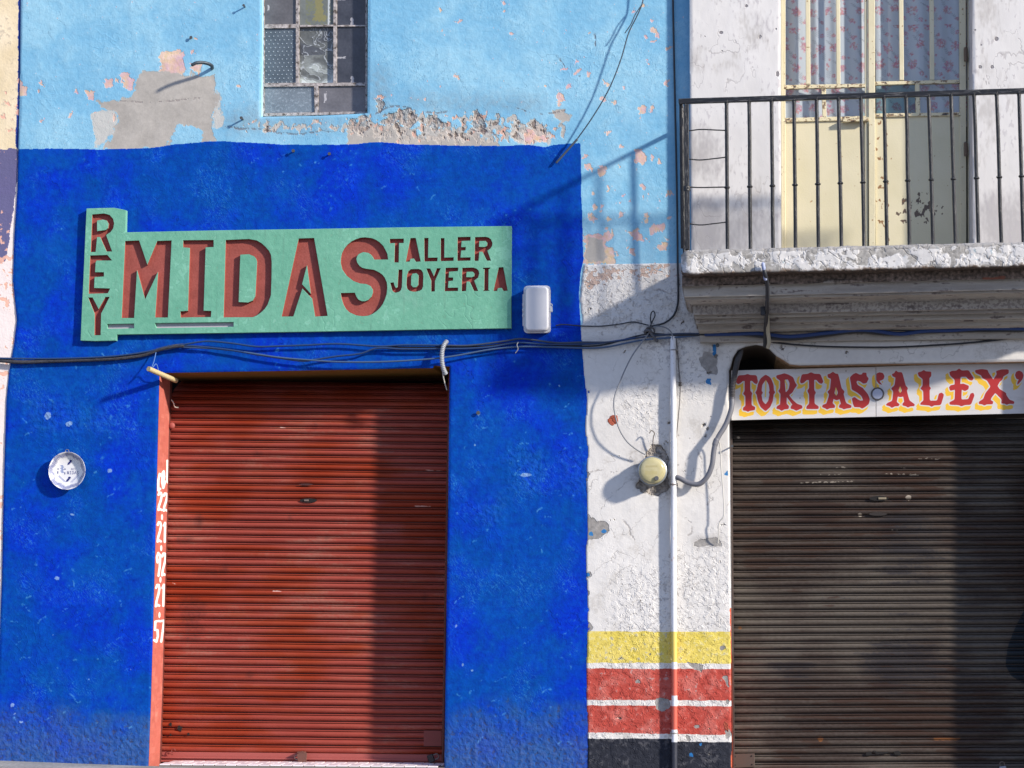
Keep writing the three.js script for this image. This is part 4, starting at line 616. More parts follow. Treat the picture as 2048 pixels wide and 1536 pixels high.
  const jm = skinned((x, y) => { const n = fbm(x * 12, y * 12); K.r = K.g = 196 + 14 * n; K.b = 194; K.h = 0.001 * n; if (y < 0.96) { K.r = 196; K.g = 92; K.b = 66; } }, 0.3, 2.9, 300, 0.85); for (const t of [jm.map, jm.bumpMap]) t.repeat.set(1 / 0.3, 1 / 2.9);
  mesh('door_jamb', reveal([[1466, 1620], [1465, 1480], [1463, 1200], [1461, 950], [1458, 742]], z, D), jm, white);
  mesh('door_jamb', reveal([[2068, 1620], [2068, 723]], z, D), std(0xb9b4b0, 0.9), white);
  const sk = skinned((x, y) => { const n = fbm(x * 30, y * 30, 3); K.r = 150 + 40 * n; K.g = 122 + 40 * n; K.b = 92 + 40 * n; K.h = 0.003 * n; }, 0.4, 3, 200, 0.95); for (const t of [sk.map, sk.bumpMap]) t.repeat.set(2.5, 1 / 3);
  mesh('lintel_soffit', reveal([[1552, 712], [1568, 721], [1580, 729], [1600, 731], [1750, 728], [1900, 726], [2068, 723]], z, D + 0.5), sk, white);
  mesh('broken_lintel', reveal([[1458, 742], [1462, 733], [1466, 716], [1476, 700], [1490, 694], [1512, 690], [1530, 693], [1540, 700], [1552, 712]], z, D + 0.5), std(new THREE.Color('rgb(70,58,48)'), 0.95), white);

  // upper wall, eight centimetres proud, with the opening of the balcony door
  const zu = 0.085, DO = [[1561, -430], [1944, -430], [1946, 560], [1563, 560]], uo = [[1378, -430], [2420, -430], [2420, 540], [1383, 540], [1380, 300]], ub = boxOf(to2(uo, zu));
  const dirt = new Mask(ub, zu, 120).poly([[1380, 400], [1560, 410], [1560, 520], [1380, 520]], [[1950, 380], [2420, 380], [2420, 520], [1950, 520]], [[1495, 20], [1520, 20], [1525, 90], [1500, 90]], [[1376, 250], [1440, 260], [1450, 360], [1380, 360]]).done(30);
  const pock = new Mask(ub, zu, 300).dots([1993, 78, 4], [1960, 134, 3.5], [1984, 134, 3.5], [1962, 90, 2], [1493, 12, 3], [1442, 65, 4, 3], [1520, 73, 3], [1444, 102, 2], [1555, 148, 3, 6], [1552, 58, 2], [1950, 60, 2], [1938, 28, 3]).dots(...spread(81, 40, 1380, 0, 1560, 490, 0.5, 1.6)).dots(...spread(82, 30, 1950, 0, 2048, 490, 0.5, 1.8)).done(1.2);
  wall('upper_wall', white, uo, [DO], zu, { step: 0.0095, res: 400, rough: 0.85, skin(x, y) {
    const n1 = fbm(x * 2 + 4, y * 2), n2 = fbm(x * 9, y * 5), n3 = fbm(x * 46, y * 20, 3), g = gn(x * 180, y * 180);
    K.r = 206 + 8 * n1 + 6 * n2; K.g = 202 + 8 * n1 + 6 * n2; K.b = 198 + 8 * n1 + 6 * n2;
    const d = dirt.v(x, y) * 0.8 + 0.35 * n2 + 0.3 * n1 + 0.25 * n3; tint(152, 147, 146, 0.62 * ss(0.15, 0.95, d + 0.15 * gn(x * 60, y * 16))); if (n3 + n2 * 0.6 > 0.5) tint(170, 164, 166, 0.4);
    const p = pock.v(x, y) + 0.12 * n3; let h = 0.0026 * n1 + 0.0009 * n2 + 0.00025 * n3 + 0.00015 * g; if (p > 0.42) { tint(92, 88, 92, 0.7); h -= 0.003; }
    tint(166, 160, 154, 0.5 * ss(0.2, 0.8, fbm(x * 4 + 2, y * 3, 4) + 0.35 * n3 + 0.2 * gn(x * 90, y * 20))); const c = ridge(x * 4 + n2 * 0.7, y * 3) ** 24 * ss(-0.05, 0.3, gn(x * 1.7 + 3, y * 1.9)); if (c > 0.3) { tint(140, 134, 132, 0.5 * c); h -= 0.0012 * c; }
    K.h = h;
  } });
  const sr = skinned((x, y) => { const n = fbm(x * 10, y * 10); K.r = 72 + 20 * n; K.g = 132 + 20 * n; K.b = 176 + 14 * n; K.h = 0.001 * n; }, 0.2, 3, 150, 0.85); for (const t of [sr.map, sr.bumpMap]) t.repeat.set(5, 1 / 3);
  mesh('side_return', strip([P(1378, -430, zu - 0.004), P(1380, 300, zu - 0.004), P(1383, 540, zu - 0.004)], [P(1378, -430, zu), P(1380, 300, zu), P(1383, 540, zu)].map((p) => V3(p.x, p.y, -0.02))), sr, white);
  const dm = skinned((x, y) => { const n = fbm(x * 14, y * 9); K.r = 176 + 16 * n; K.g = 174 + 16 * n; K.b = 176 + 16 * n; K.h = 0.001 * n; }, 0.4, 3, 150, 0.85); for (const t of [dm.map, dm.bumpMap]) t.repeat.set(2.5, 1 / 3);
  mesh('door_reveal', reveal([[1944, -430], [1946, 560]], zu, 0.30), dm, white); mesh('door_reveal', reveal([[1561, -430], [1563, 560]], zu, 0.30), dm, white);
  const a = P(1390, 1560, 0), b = P(2420, -430, 0.08), g = new THREE.BoxGeometry(b.x - a.x, b.y + 0.6, 3.1); g.translate((a.x + b.x) / 2, (b.y + 0.6) / 2 - 0.6, -0.87 - 1.55); mesh('rear_block', g, std(0x24211f, 0.95), white);
  const cap = new THREE.BoxGeometry(b.x - a.x + 0.06, 0.12, 4.1); cap.translate((a.x + b.x) / 2, b.y + 0.052, -1.95); mesh('parapet', cap, std(0xb9b6b2, 0.9), white);
  const sl = P(1600, 1528, -0.26); const stp = new THREE.BoxGeometry(2.1, 0.16, 0.36); stp.translate(P(1765, 1528, 0).x, sl.y - 0.115, -0.19); mesh('doorstep', stp, std(0x6f6b67, 0.9), white);
}

// ---------------------------------------------------------------- balcony: slab, mouldings, iron railing
const ZS = 0.70, ZR = 0.655;
const balcony = (() => {
  const c = (px, py, z) => { const p = P(px, py, z); return [p.x, p.y, p.z]; };
  const xr = P(2185, 500, ZS).x, yt = P(1362, 500, ZS).y, yb = P(1362, 549, ZS).y, xl = P(1362, 525, ZS).x, lean = (P(2000, 484, ZS).y - yt) / (P(2000, 484, ZS).x - xl) ;
  const prof = dense([[xl, yt + 0.004, 0.06], [xl, yt, ZS - 0.02], [xl, yt - 0.006, ZS - 0.006], [xl, yt - 0.018, ZS], [xl, yb + 0.008, ZS], [xl, yb, ZS - 0.008], [xl, yb - 0.004, ZS - 0.16]], 0.007);
  const NX = 420, disp = (x, s) => { const f = flaky(x, s, 11), e = ss(0, 0.05, x - xl), n = fbm(x * 5, s * 5); return (0.0018 * ss(-0.02, 0.05, f) + 0.0014 * fbm(x * 16, s * 18, 3) + 0.007 * n) * (0.35 + 0.65 * e) - 0.03 * (1 - Math.sqrt(ss(0, 0.045, x - xl))); };
  const sw = sweep(prof, xr, NX, disp), W = 2048, H = Math.round(sw.len * 420), sl0 = sw.len;
  const topLen = 0.64, frontEnd = sw.len - 0.155;
  const bk = bake((x, s) => {
    const X = x + xl, f = flaky(X, s, 11), n2 = fbm(X * 8, s * 8), n3 = fbm(X * 40, s * 40, 3), lip = Math.exp(-(((f - 0.04) / 0.035) ** 2));
    const c = 150 + 34 * n3 + 24 * n2; K.r = c; K.g = c * 0.975; K.b = c * 0.94; tint(198, 195, 192, 0.92 * ss(-0.24, -0.08, f + 0.4 * n2 + 0.15 * n3 + 0.3 * fbm(X * 2.2, s * 7))); if (n3 > 0.42) tint(120, 116, 112, 0.6); if (n2 > 0.5 && n3 > 0.15) tint(120, 150, 164, 0.4);
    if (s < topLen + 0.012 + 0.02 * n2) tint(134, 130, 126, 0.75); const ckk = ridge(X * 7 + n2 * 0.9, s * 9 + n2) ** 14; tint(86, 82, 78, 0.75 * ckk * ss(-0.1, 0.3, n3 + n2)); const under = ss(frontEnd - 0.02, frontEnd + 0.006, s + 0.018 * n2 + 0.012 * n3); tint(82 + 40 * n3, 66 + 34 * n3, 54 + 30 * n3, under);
    K.h = 0.0012 * ss(0.0, 0.05, f) + 0.0008 * lip + 0.0006 * n3 - 0.003 * ckk;
  }, 0, 0, xr - xl, sw.len, W, H);
  const mp = dataTex(bk.col, W, H, true), bp = bumpTex(bk.hgt, W, H); for (const t of [mp, bp]) t.repeat.set(1 / (xr - xl), 1 / sw.len);
  // shear with the slope of the street, and close the left end
  const shear = (g) => { const p = g.attributes.position; for (let i = 0; i < p.count; i++) p.setY(i, p.getY(i) + (p.getX(i) - xl) * lean); g.computeVertexNormals(); return g; };
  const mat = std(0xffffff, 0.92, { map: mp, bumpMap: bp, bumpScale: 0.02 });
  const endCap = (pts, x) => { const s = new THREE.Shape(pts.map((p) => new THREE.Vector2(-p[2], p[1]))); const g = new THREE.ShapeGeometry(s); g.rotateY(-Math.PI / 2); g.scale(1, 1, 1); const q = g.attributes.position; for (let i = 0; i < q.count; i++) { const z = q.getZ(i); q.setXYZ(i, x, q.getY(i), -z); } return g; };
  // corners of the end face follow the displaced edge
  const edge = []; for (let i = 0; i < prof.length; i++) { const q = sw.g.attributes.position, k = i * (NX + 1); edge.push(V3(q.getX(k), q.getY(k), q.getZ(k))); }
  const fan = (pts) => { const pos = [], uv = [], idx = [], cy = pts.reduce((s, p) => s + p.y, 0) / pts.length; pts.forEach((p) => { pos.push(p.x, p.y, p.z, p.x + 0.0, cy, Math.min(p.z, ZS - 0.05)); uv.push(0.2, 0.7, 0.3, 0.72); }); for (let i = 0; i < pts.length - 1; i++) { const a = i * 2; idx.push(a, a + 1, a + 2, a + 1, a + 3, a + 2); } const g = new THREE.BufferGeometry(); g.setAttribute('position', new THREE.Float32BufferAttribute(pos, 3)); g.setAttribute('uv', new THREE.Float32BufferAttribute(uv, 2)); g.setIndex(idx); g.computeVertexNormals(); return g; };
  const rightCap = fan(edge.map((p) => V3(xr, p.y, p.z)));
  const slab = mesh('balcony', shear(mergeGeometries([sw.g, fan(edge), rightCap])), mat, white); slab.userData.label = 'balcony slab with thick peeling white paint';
  // mouldings stepping back to the wall; each profile point has the left end its mitred return shows
  const cq = [[1364, 549, .60], [1364, 573, .60], [1366, 573.5, .56], [1369, 595, .56], [1370, 595.5, .535], [1371, 600, .535], [1372, 600.5, .50], [1375, 603, .47], [1380, 608, .43], [1382, 609, .40], [1383, 611, .40], [1384, 611.5, .375], [1387, 630, .375], [1388, 630.5, .325], [1389, 637, .325], [1390, 637.5, .26], [1392, 648, .26], [1393, 648.5, .215], [1394, 651, .215], [1395, 651.5, .17], [1396, 660, .165], [1398, 664, .12], [1399, 667, .09], [1399, 668, .065], [1400, 685, .06], [1401, 687, 0]];
  // every arris is kept crisp: two points, a hair apart, on either side of it
  const cp = []; cq.forEach((q, i) => { const p = c(...q); for (const o of [i - 1, i + 1]) if (cq[o]) { const r = c(...cq[o]), l = Math.hypot(p[1] - r[1], p[2] - r[2]), t = Math.min(0.3, 0.0018 / l); cp.push([mix(p[0], r[0], t), mix(p[1], r[1], t), mix(p[2], r[2], t)]); } });
  const base = cp[0][1], cd = dense(cp.map((p) => [p[0], p[1], p[2]]), 0.012), cs = sweep(cd, xr - 0.03, 260, (x, s) => 0.004 * fbm(x * 3, s * 9) + 0.0022 * fbm(x * 26, s * 40, 3) + (s < 0.085 ? -0.03 * clamp01(0.25 + fbm(x * 4.5 + 2, s * 6, 4)) : 0));
  const cb = bake((x, s) => { const n1 = fbm(x * 1.2, s * 9), n2 = fbm(x * 6, s * 30), n3 = fbm(x * 50, s * 50, 3); K.r = 160 + 20 * n1 + 16 * n2; K.g = 152 + 20 * n1 + 16 * n2; K.b = 142 + 18 * n1 + 16 * n2; tint(98, 88, 84, ss(0.25, 0.7, n2 + 0.3 * n3)); const br = ss(0.10, 0.06, s + 0.02 * n2 + 0.012 * n3); tint(104 + 60 * n3, 88 + 50 * n3, 76 + 46 * n3, br); if (br > 0.4 && fbm(x * 2.5 + 9, s * 6) > 0.16) tint(122, 66, 46, 0.8); if (s > 0.36 && s < 0.44 && n3 > 0.05) tint(110, 100, 96, 0.5); K.h = 0.001 * n3 + 0.0008 * n2; }, 0, 0, xr - cp[0][0], cs.len, 2048, Math.round(cs.len * 320));
  const cm = dataTex(cb.col, 2048, Math.round(cs.len * 320), true), cbp = bumpTex(cb.hgt, 2048, Math.round(cs.len * 320)); for (const t of [cm, cbp]) t.repeat.set(1 / (xr - cp[0][0]), 1 / cs.len);
  const ce = []; for (let i = 0; i < cd.length; i++) { const q = cs.g.attributes.position, k = i * 261; ce.push(V3(q.getX(k), q.getY(k), q.getZ(k))); }
  const end = strip(ce, ce.map((p) => V3(p.x + 0.001, p.y, -0.005))), eu = end.attributes.uv; for (let i = 0; i < eu.count; i++) eu.setXY(i, 0.4 + eu.getX(i), 0.12 + eu.getY(i) * 0.7);
  const lean2 = lean * 0.72, sh2 = (g) => { const p = g.attributes.position; for (let i = 0; i < p.count; i++) p.setY(i, p.getY(i) + (p.getX(i) - xl) * lean * ss(0.0, 0.55, p.getZ(i))); g.computeVertexNormals(); return g; };
  const cor = mesh('cornice', sh2(mergeGeometries([cs.g, end])), std(0xffffff, 0.9, { map: cm, bumpMap: cbp, bumpScale: 0.02 }), slab); cor.userData.label = 'stepped cornice mouldings under the balcony slab';

  // iron railing
  const iron = skinned((x, y) => { const n = fbm(x * 9, y * 16), m = fbm(x * 60, y * 60, 3); const c = 26 + 10 * n + 8 * m; K.r = c; K.g = c; K.b = c * 1.06; if (n + 0.7 * m > 0.42) tint(140, 140, 140, 0.6); if (n - m > 0.62) tint(74, 54, 46, 0.6); K.h = 0.0004 * n + 0.0004 * m; }, 0.5, 1, 300, 0.3, { metalness: 0.15 });
  for (const t of [iron.map, iron.bumpMap]) { t.wrapS = t.wrapT = THREE.RepeatWrapping; }
  const top = [1453, 1498, 1543, 1588, 1633, 1677, 1722, 1768, 1812, 1857, 1902, 1948, 1993, 2038], bot = [1455, 1501, 1546, 1591, 1637, 1683, 1728, 1774, 1819, 1866, 1911, 1957, 2003, 2047];
  for (let i = 1; i <= 3; i++) { top.push(2038 + 45.2 * i); bot.push(2047 + 45.6 * i); }
  const railY = (px) => 203 - (px - 1360) * 0.0305, colY = (px) => 375 - (px - 1455) * 0.038, footY = (px) => 497 - (px - 1360) * 0.020;
  top.forEach((px, i) => {
    const wob = (k) => 0.004 * gn(i * 3.7, k * 1.9), a = P(px, railY(px) + 1, ZR), b = P(bot[i], footY(bot[i]) + 6, ZR), q = (t, k) => a.clone().lerp(b, t).add(V3(wob(k), 0, wob(k + 9)));
    const cv = new THREE.CatmullRomCurve3([a, q(0.25, 1), q(0.5, 2), q(0.75, 3), b]), g = new THREE.TubeGeometry(cv, 14, 0.0115, 8, false);
    const yc = colY(px), t = (P(px, yc, ZR).y - a.y) / (b.y - a.y), p = cv.getPoint(t), col = new THREE.SphereGeometry(0.0185, 10, 7); col.scale(1, 0.6, 1); col.translate(p.x, p.y, p.z);
    const knob = new THREE.CylinderGeometry(0.015, 0.012, 0.028, 8); knob.translate(a.x, a.y - 0.012, a.z);
    mesh('baluster', mergeGeometries([g, col, knob]), iron, slab);
  });
  const post = P(1373, 208, ZR), postB = P(1375, 500, ZR); mesh('corner_post', mergeGeometries([barGeo(postB, post, 0.030, 0.030), new THREE.CylinderGeometry(0.021, 0.021, 0.03, 8).translate(post.x * 0.45 + postB.x * 0.55, P(1374, 377, ZR).y, ZR)].map((g) => g.index ? g.toNonIndexed() : g)), iron, slab);
  const side = P(1361, 204, ZR - 0.04), sideB = P(1364, 497, ZR - 0.04); mesh('side_bar', barGeo(sideB, side, 0.016, 0.03), iron, slab);
  const rA = P(1357, railY(1357), ZR), rB = P(2180, railY(2180), ZR); mesh('top_rail', barGeo(rA, rB, 0.034, 0.024), iron, slab);
  const sA = V3(rA.x + 0.012, rA.y, ZR), sB = V3(rA.x + 0.025, rA.y - 0.01, 0.06); mesh('side_rail', barGeo(sA, sB, 0.024, 0.024), iron, slab);
  for (let k = 1; k < 5; k++) { const t2 = k / 5, a = V3(mix(sA.x, sB.x, t2), rA.y, mix(sA.z, sB.z, t2)), b = V3(a.x + 0.012, sideB.y - 0.02, a.z); mesh('baluster', new THREE.TubeGeometry(new THREE.LineCurve3(a, b), 1, 0.0105, 8), iron, slab); }
  const wires = [[262, 259, 261], [318, 320, 314], [374, 375, 374], [447, 450, 444]]; for (const [l, m, r] of wires) mesh('wire', tubeGeo([[1376, l, ZR], [1400, m, ZR + 0.006], [1430, (m + r) / 2, ZR], [1455, r, ZR]], 0.0042, 14, 6), iron, slab);
  return slab;
})();

// ---------------------------------------------------------------- balcony door
{
  const z = -0.15, cream = skinned((x, y) => { const n = fbm(x * 5, y * 5), m = fbm(x * 40, y * 40, 3), g = fbm(x * 120, y * 60, 2); K.r = 202 + 8 * n; K.g = 192 + 8 * n; K.b = 160 + 10 * n; if (m > 0.5 && n > -0.1) tint(120, 88, 52, 0.7); K.h = 0.0004 * m + 0.0002 * g; }, 1.4, 2.2, 320, 0.55);
  const panelSkin = (rust) => (x, y) => { const n = fbm(x * 5, y * 5), m = fbm(x * 30, y * 22, 4), g = fbm(x * 120, y * 120, 2); K.r = 202 + 6 * n; K.g = 192 + 6 * n; K.b = 160 + 8 * n; const dx = (x - 0.27) / 0.16, dy = (y - 0.46) / 0.10, e = Math.exp(-dx * dx - dy * dy); if (rust && m + e * 0.85 > 0.78) tint(70, 54, 44, 0.85); if (rust && Math.exp(-(((x - 0.05) / 0.05) ** 2)) * 0.6 + m > 0.86) tint(116, 76, 40, 0.8); const low = Math.exp(-(((y - 0.02) / 0.12) ** 2)) * 0.55; if (m + low * (rust ? 1 : 0.7) > 0.72) tint(132, 84, 40, 0.7); if (m > 0.8) tint(104, 84, 60, 0.7); K.h = 0.0006 * n + 0.0003 * g - (m + e * rust > 0.8 ? 0.0006 : 0); };
  const crm = [cream.map, cream.bumpMap]; for (const t of crm) { t.wrapS = t.wrapT = THREE.RepeatWrapping; t.repeat.set(1 / 1.4, 1 / 2.2); }
  const worn = skinned((x, y) => { const n = fbm(x * 26, y * 26), m = fbm(x * 90, y * 90, 2); K.r = 206; K.g = 194 + 6 * m; K.b = 158; if (n + 0.5 * m > 0.22) tint(112, 84, 58, 0.8); if (n - m > 0.55) tint(44, 44, 52, 0.9); K.h = 0.0008 * m - (n > 0.22 ? 0.001 : 0); }, 1.4, 2.2, 320, 0.7); for (const t of [worn.map, worn.bumpMap]) { t.wrapS = t.wrapT = THREE.RepeatWrapping; t.repeat.set(1 / 1.4, 1 / 2.2); }
  const B = (pts, zf = z + 0.03, d = 0.035) => plate(pts, zf, d, 0.003);
  const door = mesh('balcony_door', mergeGeometries([B([[1558, -430], [1567, -430], [1567, 560], [1560, 560]]), B([[1934, -430], [1948, -430], [1948, 560], [1936, 560]], z + 0.012)]), cream, white); door.userData.label = 'cream metal double balcony door with tall panes and solid lower panels';
  const st = (pts, m = cream, zf, d) => mesh('stile', B(pts, zf, d), m, door), br = (pts, m = cream) => mesh('glazing_bar', B(pts, z + 0.024, 0.024), m, door), ra = (pts, m = cream) => mesh('rail', B(pts, z + 0.027, 0.03), m, door);
  st([[1567, -430], [1571, -430], [1571, 560], [1567, 560]], cream, z + 0.025); st([[1728, -430], [1734.5, -430], [1736, 560], [1731, 560]], cream, z + 0.026); st([[1735.5, -430], [1749, -430], [1751, 560], [1738, 560]], cream, z + 0.036); st([[1917, -430], [1931, -430], [1933, 560], [1921, 560]], cream, z + 0.024);
  br([[1610, -430], [1618, -430], [1621, 168], [1612, 168]]); br([[1670, -430], [1678, -430], [1681, 168], [1673, 168]]); br([[1795, -430], [1803, -430], [1808, 160], [1799, 160]]); br([[1857, -430], [1864, -430], [1869, 160], [1860, 160]]);
  ra([[1567, 170], [1730, 167], [1731, 174], [1567, 178]], worn); ra([[1750, 163], [1918, 159], [1920, 166], [1751, 170]], worn); ra([[1564, 236], [1732, 231.5], [1733, 240], [1565, 244]], worn); ra([[1750, 227], [1921, 224], [1922, 231], [1751, 234]], worn);
  br([[1643, 177], [1652, 177], [1653, 234], [1645, 234]], worn); br([[1830, 168], [1839, 168], [1841, 226], [1832, 226]], worn);
  const panel = (pts, rust) => { const v = to2(pts, z + 0.012), b = boxOf(v), g = plateGeo(v, z + 0.014, 0.006, 0.001), p = g.attributes.position, uv = g.attributes.uv; for (let i = 0; i < p.count; i++) uv.setXY(i, (p.getX(i) - b.x) / b.w, (p.getY(i) - b.y) / b.h); const m = skinned((x, y) => panelSkin(rust)(x, y), b.w, b.h, 420, 0.5); return mesh('door_panel', g, m, door); };
  panel([[1566, 242], [1732, 238], [1735, 560], [1567, 560]], 0); panel([[1750, 232], [1922, 229], [1924, 560], [1752, 560]], 1).userData.label = 'lower door panel with rusty scraped patch';
  const lt = mesh('latch', plate([[1685, 237], [1737, 234], [1737, 241.5], [1690, 243.5], [1686, 244]], z + 0.062, 0.03, 0.003), worn, door);
  for (const py of [-200, 110, 300]) { const a = P(1932, py + 12, z + 0.05), b = P(1932, py - 12, z + 0.05); mesh('hinge', mergeGeometries([new THREE.CylinderGeometry(0.013, 0.013, a.distanceTo(b), 10).translate(a.x, (a.y + b.y) / 2, a.z), new THREE.SphereGeometry(0.012, 10, 6).translate(a.x, b.y + 0.004, a.z)]), std(new THREE.Color('rgb(96,78,62)'), 0.6), door); }
  const glass = new THREE.MeshPhysicalMaterial({ color: 0xe9eff2, transmission: 1, thickness: 0, roughness: 0.03, ior: 1.5, side: THREE.DoubleSide }), teal = new THREE.MeshPhysicalMaterial({ color: new THREE.Color('rgb(178,204,208)'), transmission: 1, thickness: 0, roughness: 0.04, ior: 1.5, side: THREE.DoubleSide });
  const pn = (pts, m = glass) => mesh('pane', new THREE.ShapeGeometry(new THREE.Shape(to2(pts, z + 0.006))).translate(0, 0, z + 0.006), m, door);
  const Lx = [1570, 1613, 1675, 1730], Rx = [1748, 1800, 1862, 1920];
  for (let i = 0; i < 3; i++) { pn([[Lx[i], -430], [Lx[i + 1], -430], [Lx[i + 1] + 2, 172], [Lx[i] + 1, 172]]); pn([[Rx[i], -430], [Rx[i + 1], -430], [Rx[i + 1] + 2, 165], [Rx[i] + 1, 165]]); }
  pn([[1567, 174], [1648, 173], [1648, 239], [1567, 240]]); pn([[1648, 173], [1732, 172], [1733, 236], [1648, 238]]); pn([[1750, 167], [1835, 166], [1836, 230], [1751, 231]], teal).userData.label = 'small teal tinted pane'; pn([[1835, 166], [1921, 164], [1922, 228], [1836, 230]]);
  mesh('backing', plate([[1540, -430], [1960, -430], [1960, 580], [1540, 580]], z - 0.085, 0.01, 0), std(new THREE.Color('rgb(60,58,60)'), 0.95), door);
  // curtains: hanging cloth printed with roses
  const cvs = document.createElement('canvas'); cvs.width = 1024; cvs.height = 1400; const x = cvs.getContext('2d'); x.fillStyle = 'rgb(196,195,197)'; x.fillRect(0, 0, 1024, 1400); reseed(55);
  const rose = (X, Y, r) => { x.lineWidth = r * 0.13; for (let q = 0; q < 26; q++) { const a = rnd() * 6.3, d = r * Math.sqrt(rnd()) * 0.9; x.fillStyle = `rgba(${186 + rnd() * 40},${104 + rnd() * 50},${112 + rnd() * 40},0.42)`; x.beginPath(); x.ellipse(X + Math.cos(a) * d, Y + Math.sin(a) * d, r * (0.16 + 0.2 * rnd()), r * (0.1 + 0.12 * rnd()), a, 0, 6.3); x.fill(); } x.strokeStyle = 'rgba(160,84,96,0.4)'; for (let q = 0; q < 4; q++) { x.beginPath(); x.arc(X, Y, r * (0.15 + 0.18 * q), rnd() * 6, rnd() * 6 + 2.4); x.stroke(); } };
  const sprig = (X, Y, a, n) => { x.strokeStyle = x.fillStyle = 'rgba(120,116,124,0.3)'; x.lineWidth = 3; x.beginPath(); x.moveTo(X, Y); x.lineTo(X + Math.cos(a) * n * 16, Y + Math.sin(a) * n * 16); x.stroke(); for (let i = 1; i <= n; i++) for (const s of [-1, 1]) { x.beginPath(); x.ellipse(X + Math.cos(a) * i * 15 + s * 9, Y + Math.sin(a) * i * 15 + s * 5, 10, 4, a + s * 0.8, 0, 6.3); x.fill(); } };
  for (let j = 0; j < 9; j++) for (let i = 0; i < 8; i++) { const X = (i + (j & 1) * 0.5) * 132 + (rnd() - 0.5) * 30, Y = j * 160 + (rnd() - 0.5) * 30; rose(X, Y, 34 + rnd() * 10); sprig(X + 30, Y + 24, 0.7 + rnd(), 4); sprig(X - 26, Y - 20, 3.6 + rnd(), 3); rose(X + 66, Y + 76, 17 + rnd() * 6); if (rnd() < 0.6) rose(X - 40, Y + 90, 12); }
  const ct = new THREE.CanvasTexture(cvs); ct.colorSpace = THREE.SRGBColorSpace; ct.wrapS = ct.wrapT = THREE.RepeatWrapping;
  const cloth = new THREE.MeshStandardMaterial({ map: ct, roughness: 0.95, side: THREE.DoubleSide });
  const curtain = (x0, x1, label, seed) => {
    const a = P(x0, -430, z), b = P(x1, 250, z), nx = 90, ny = 24, pos = [], uv = [], idx = [];
    for (let j = 0; j <= ny; j++) for (let i = 0; i <= nx; i++) { const u = i / nx, v = j / ny, X = mix(a.x, b.x, u); pos.push(X, mix(b.y, a.y, v), z - 0.045 + 0.008 * Math.sin(X * 48 + 1.4 * gn(X * 6, seed)) + 0.007 * gn(X * 19, v * 0.8 + seed)); uv.push(X * 1.15 + 0.3, mix(b.y, a.y, v) * 0.84); }
    for (let j = 0; j < ny; j++) for (let i = 0; i < nx; i++) { const k = j * (nx + 1) + i; idx.push(k, k + 1, k + nx + 1, k + 1, k + nx + 2, k + nx + 1); }
    const g = new THREE.BufferGeometry(); g.setAttribute('position', new THREE.Float32BufferAttribute(pos, 3)); g.setAttribute('uv', new THREE.Float32BufferAttribute(uv, 2)); g.setIndex(idx); g.computeVertexNormals();
    single('curtain', g, cloth, label, 'curtain');
  };
  curtain(1556, 1741, 'rose printed grey blue curtain behind the left leaf of the balcony door', 3); curtain(1743, 1946, 'rose printed grey blue curtain behind the right leaf of the balcony door', 8);
}

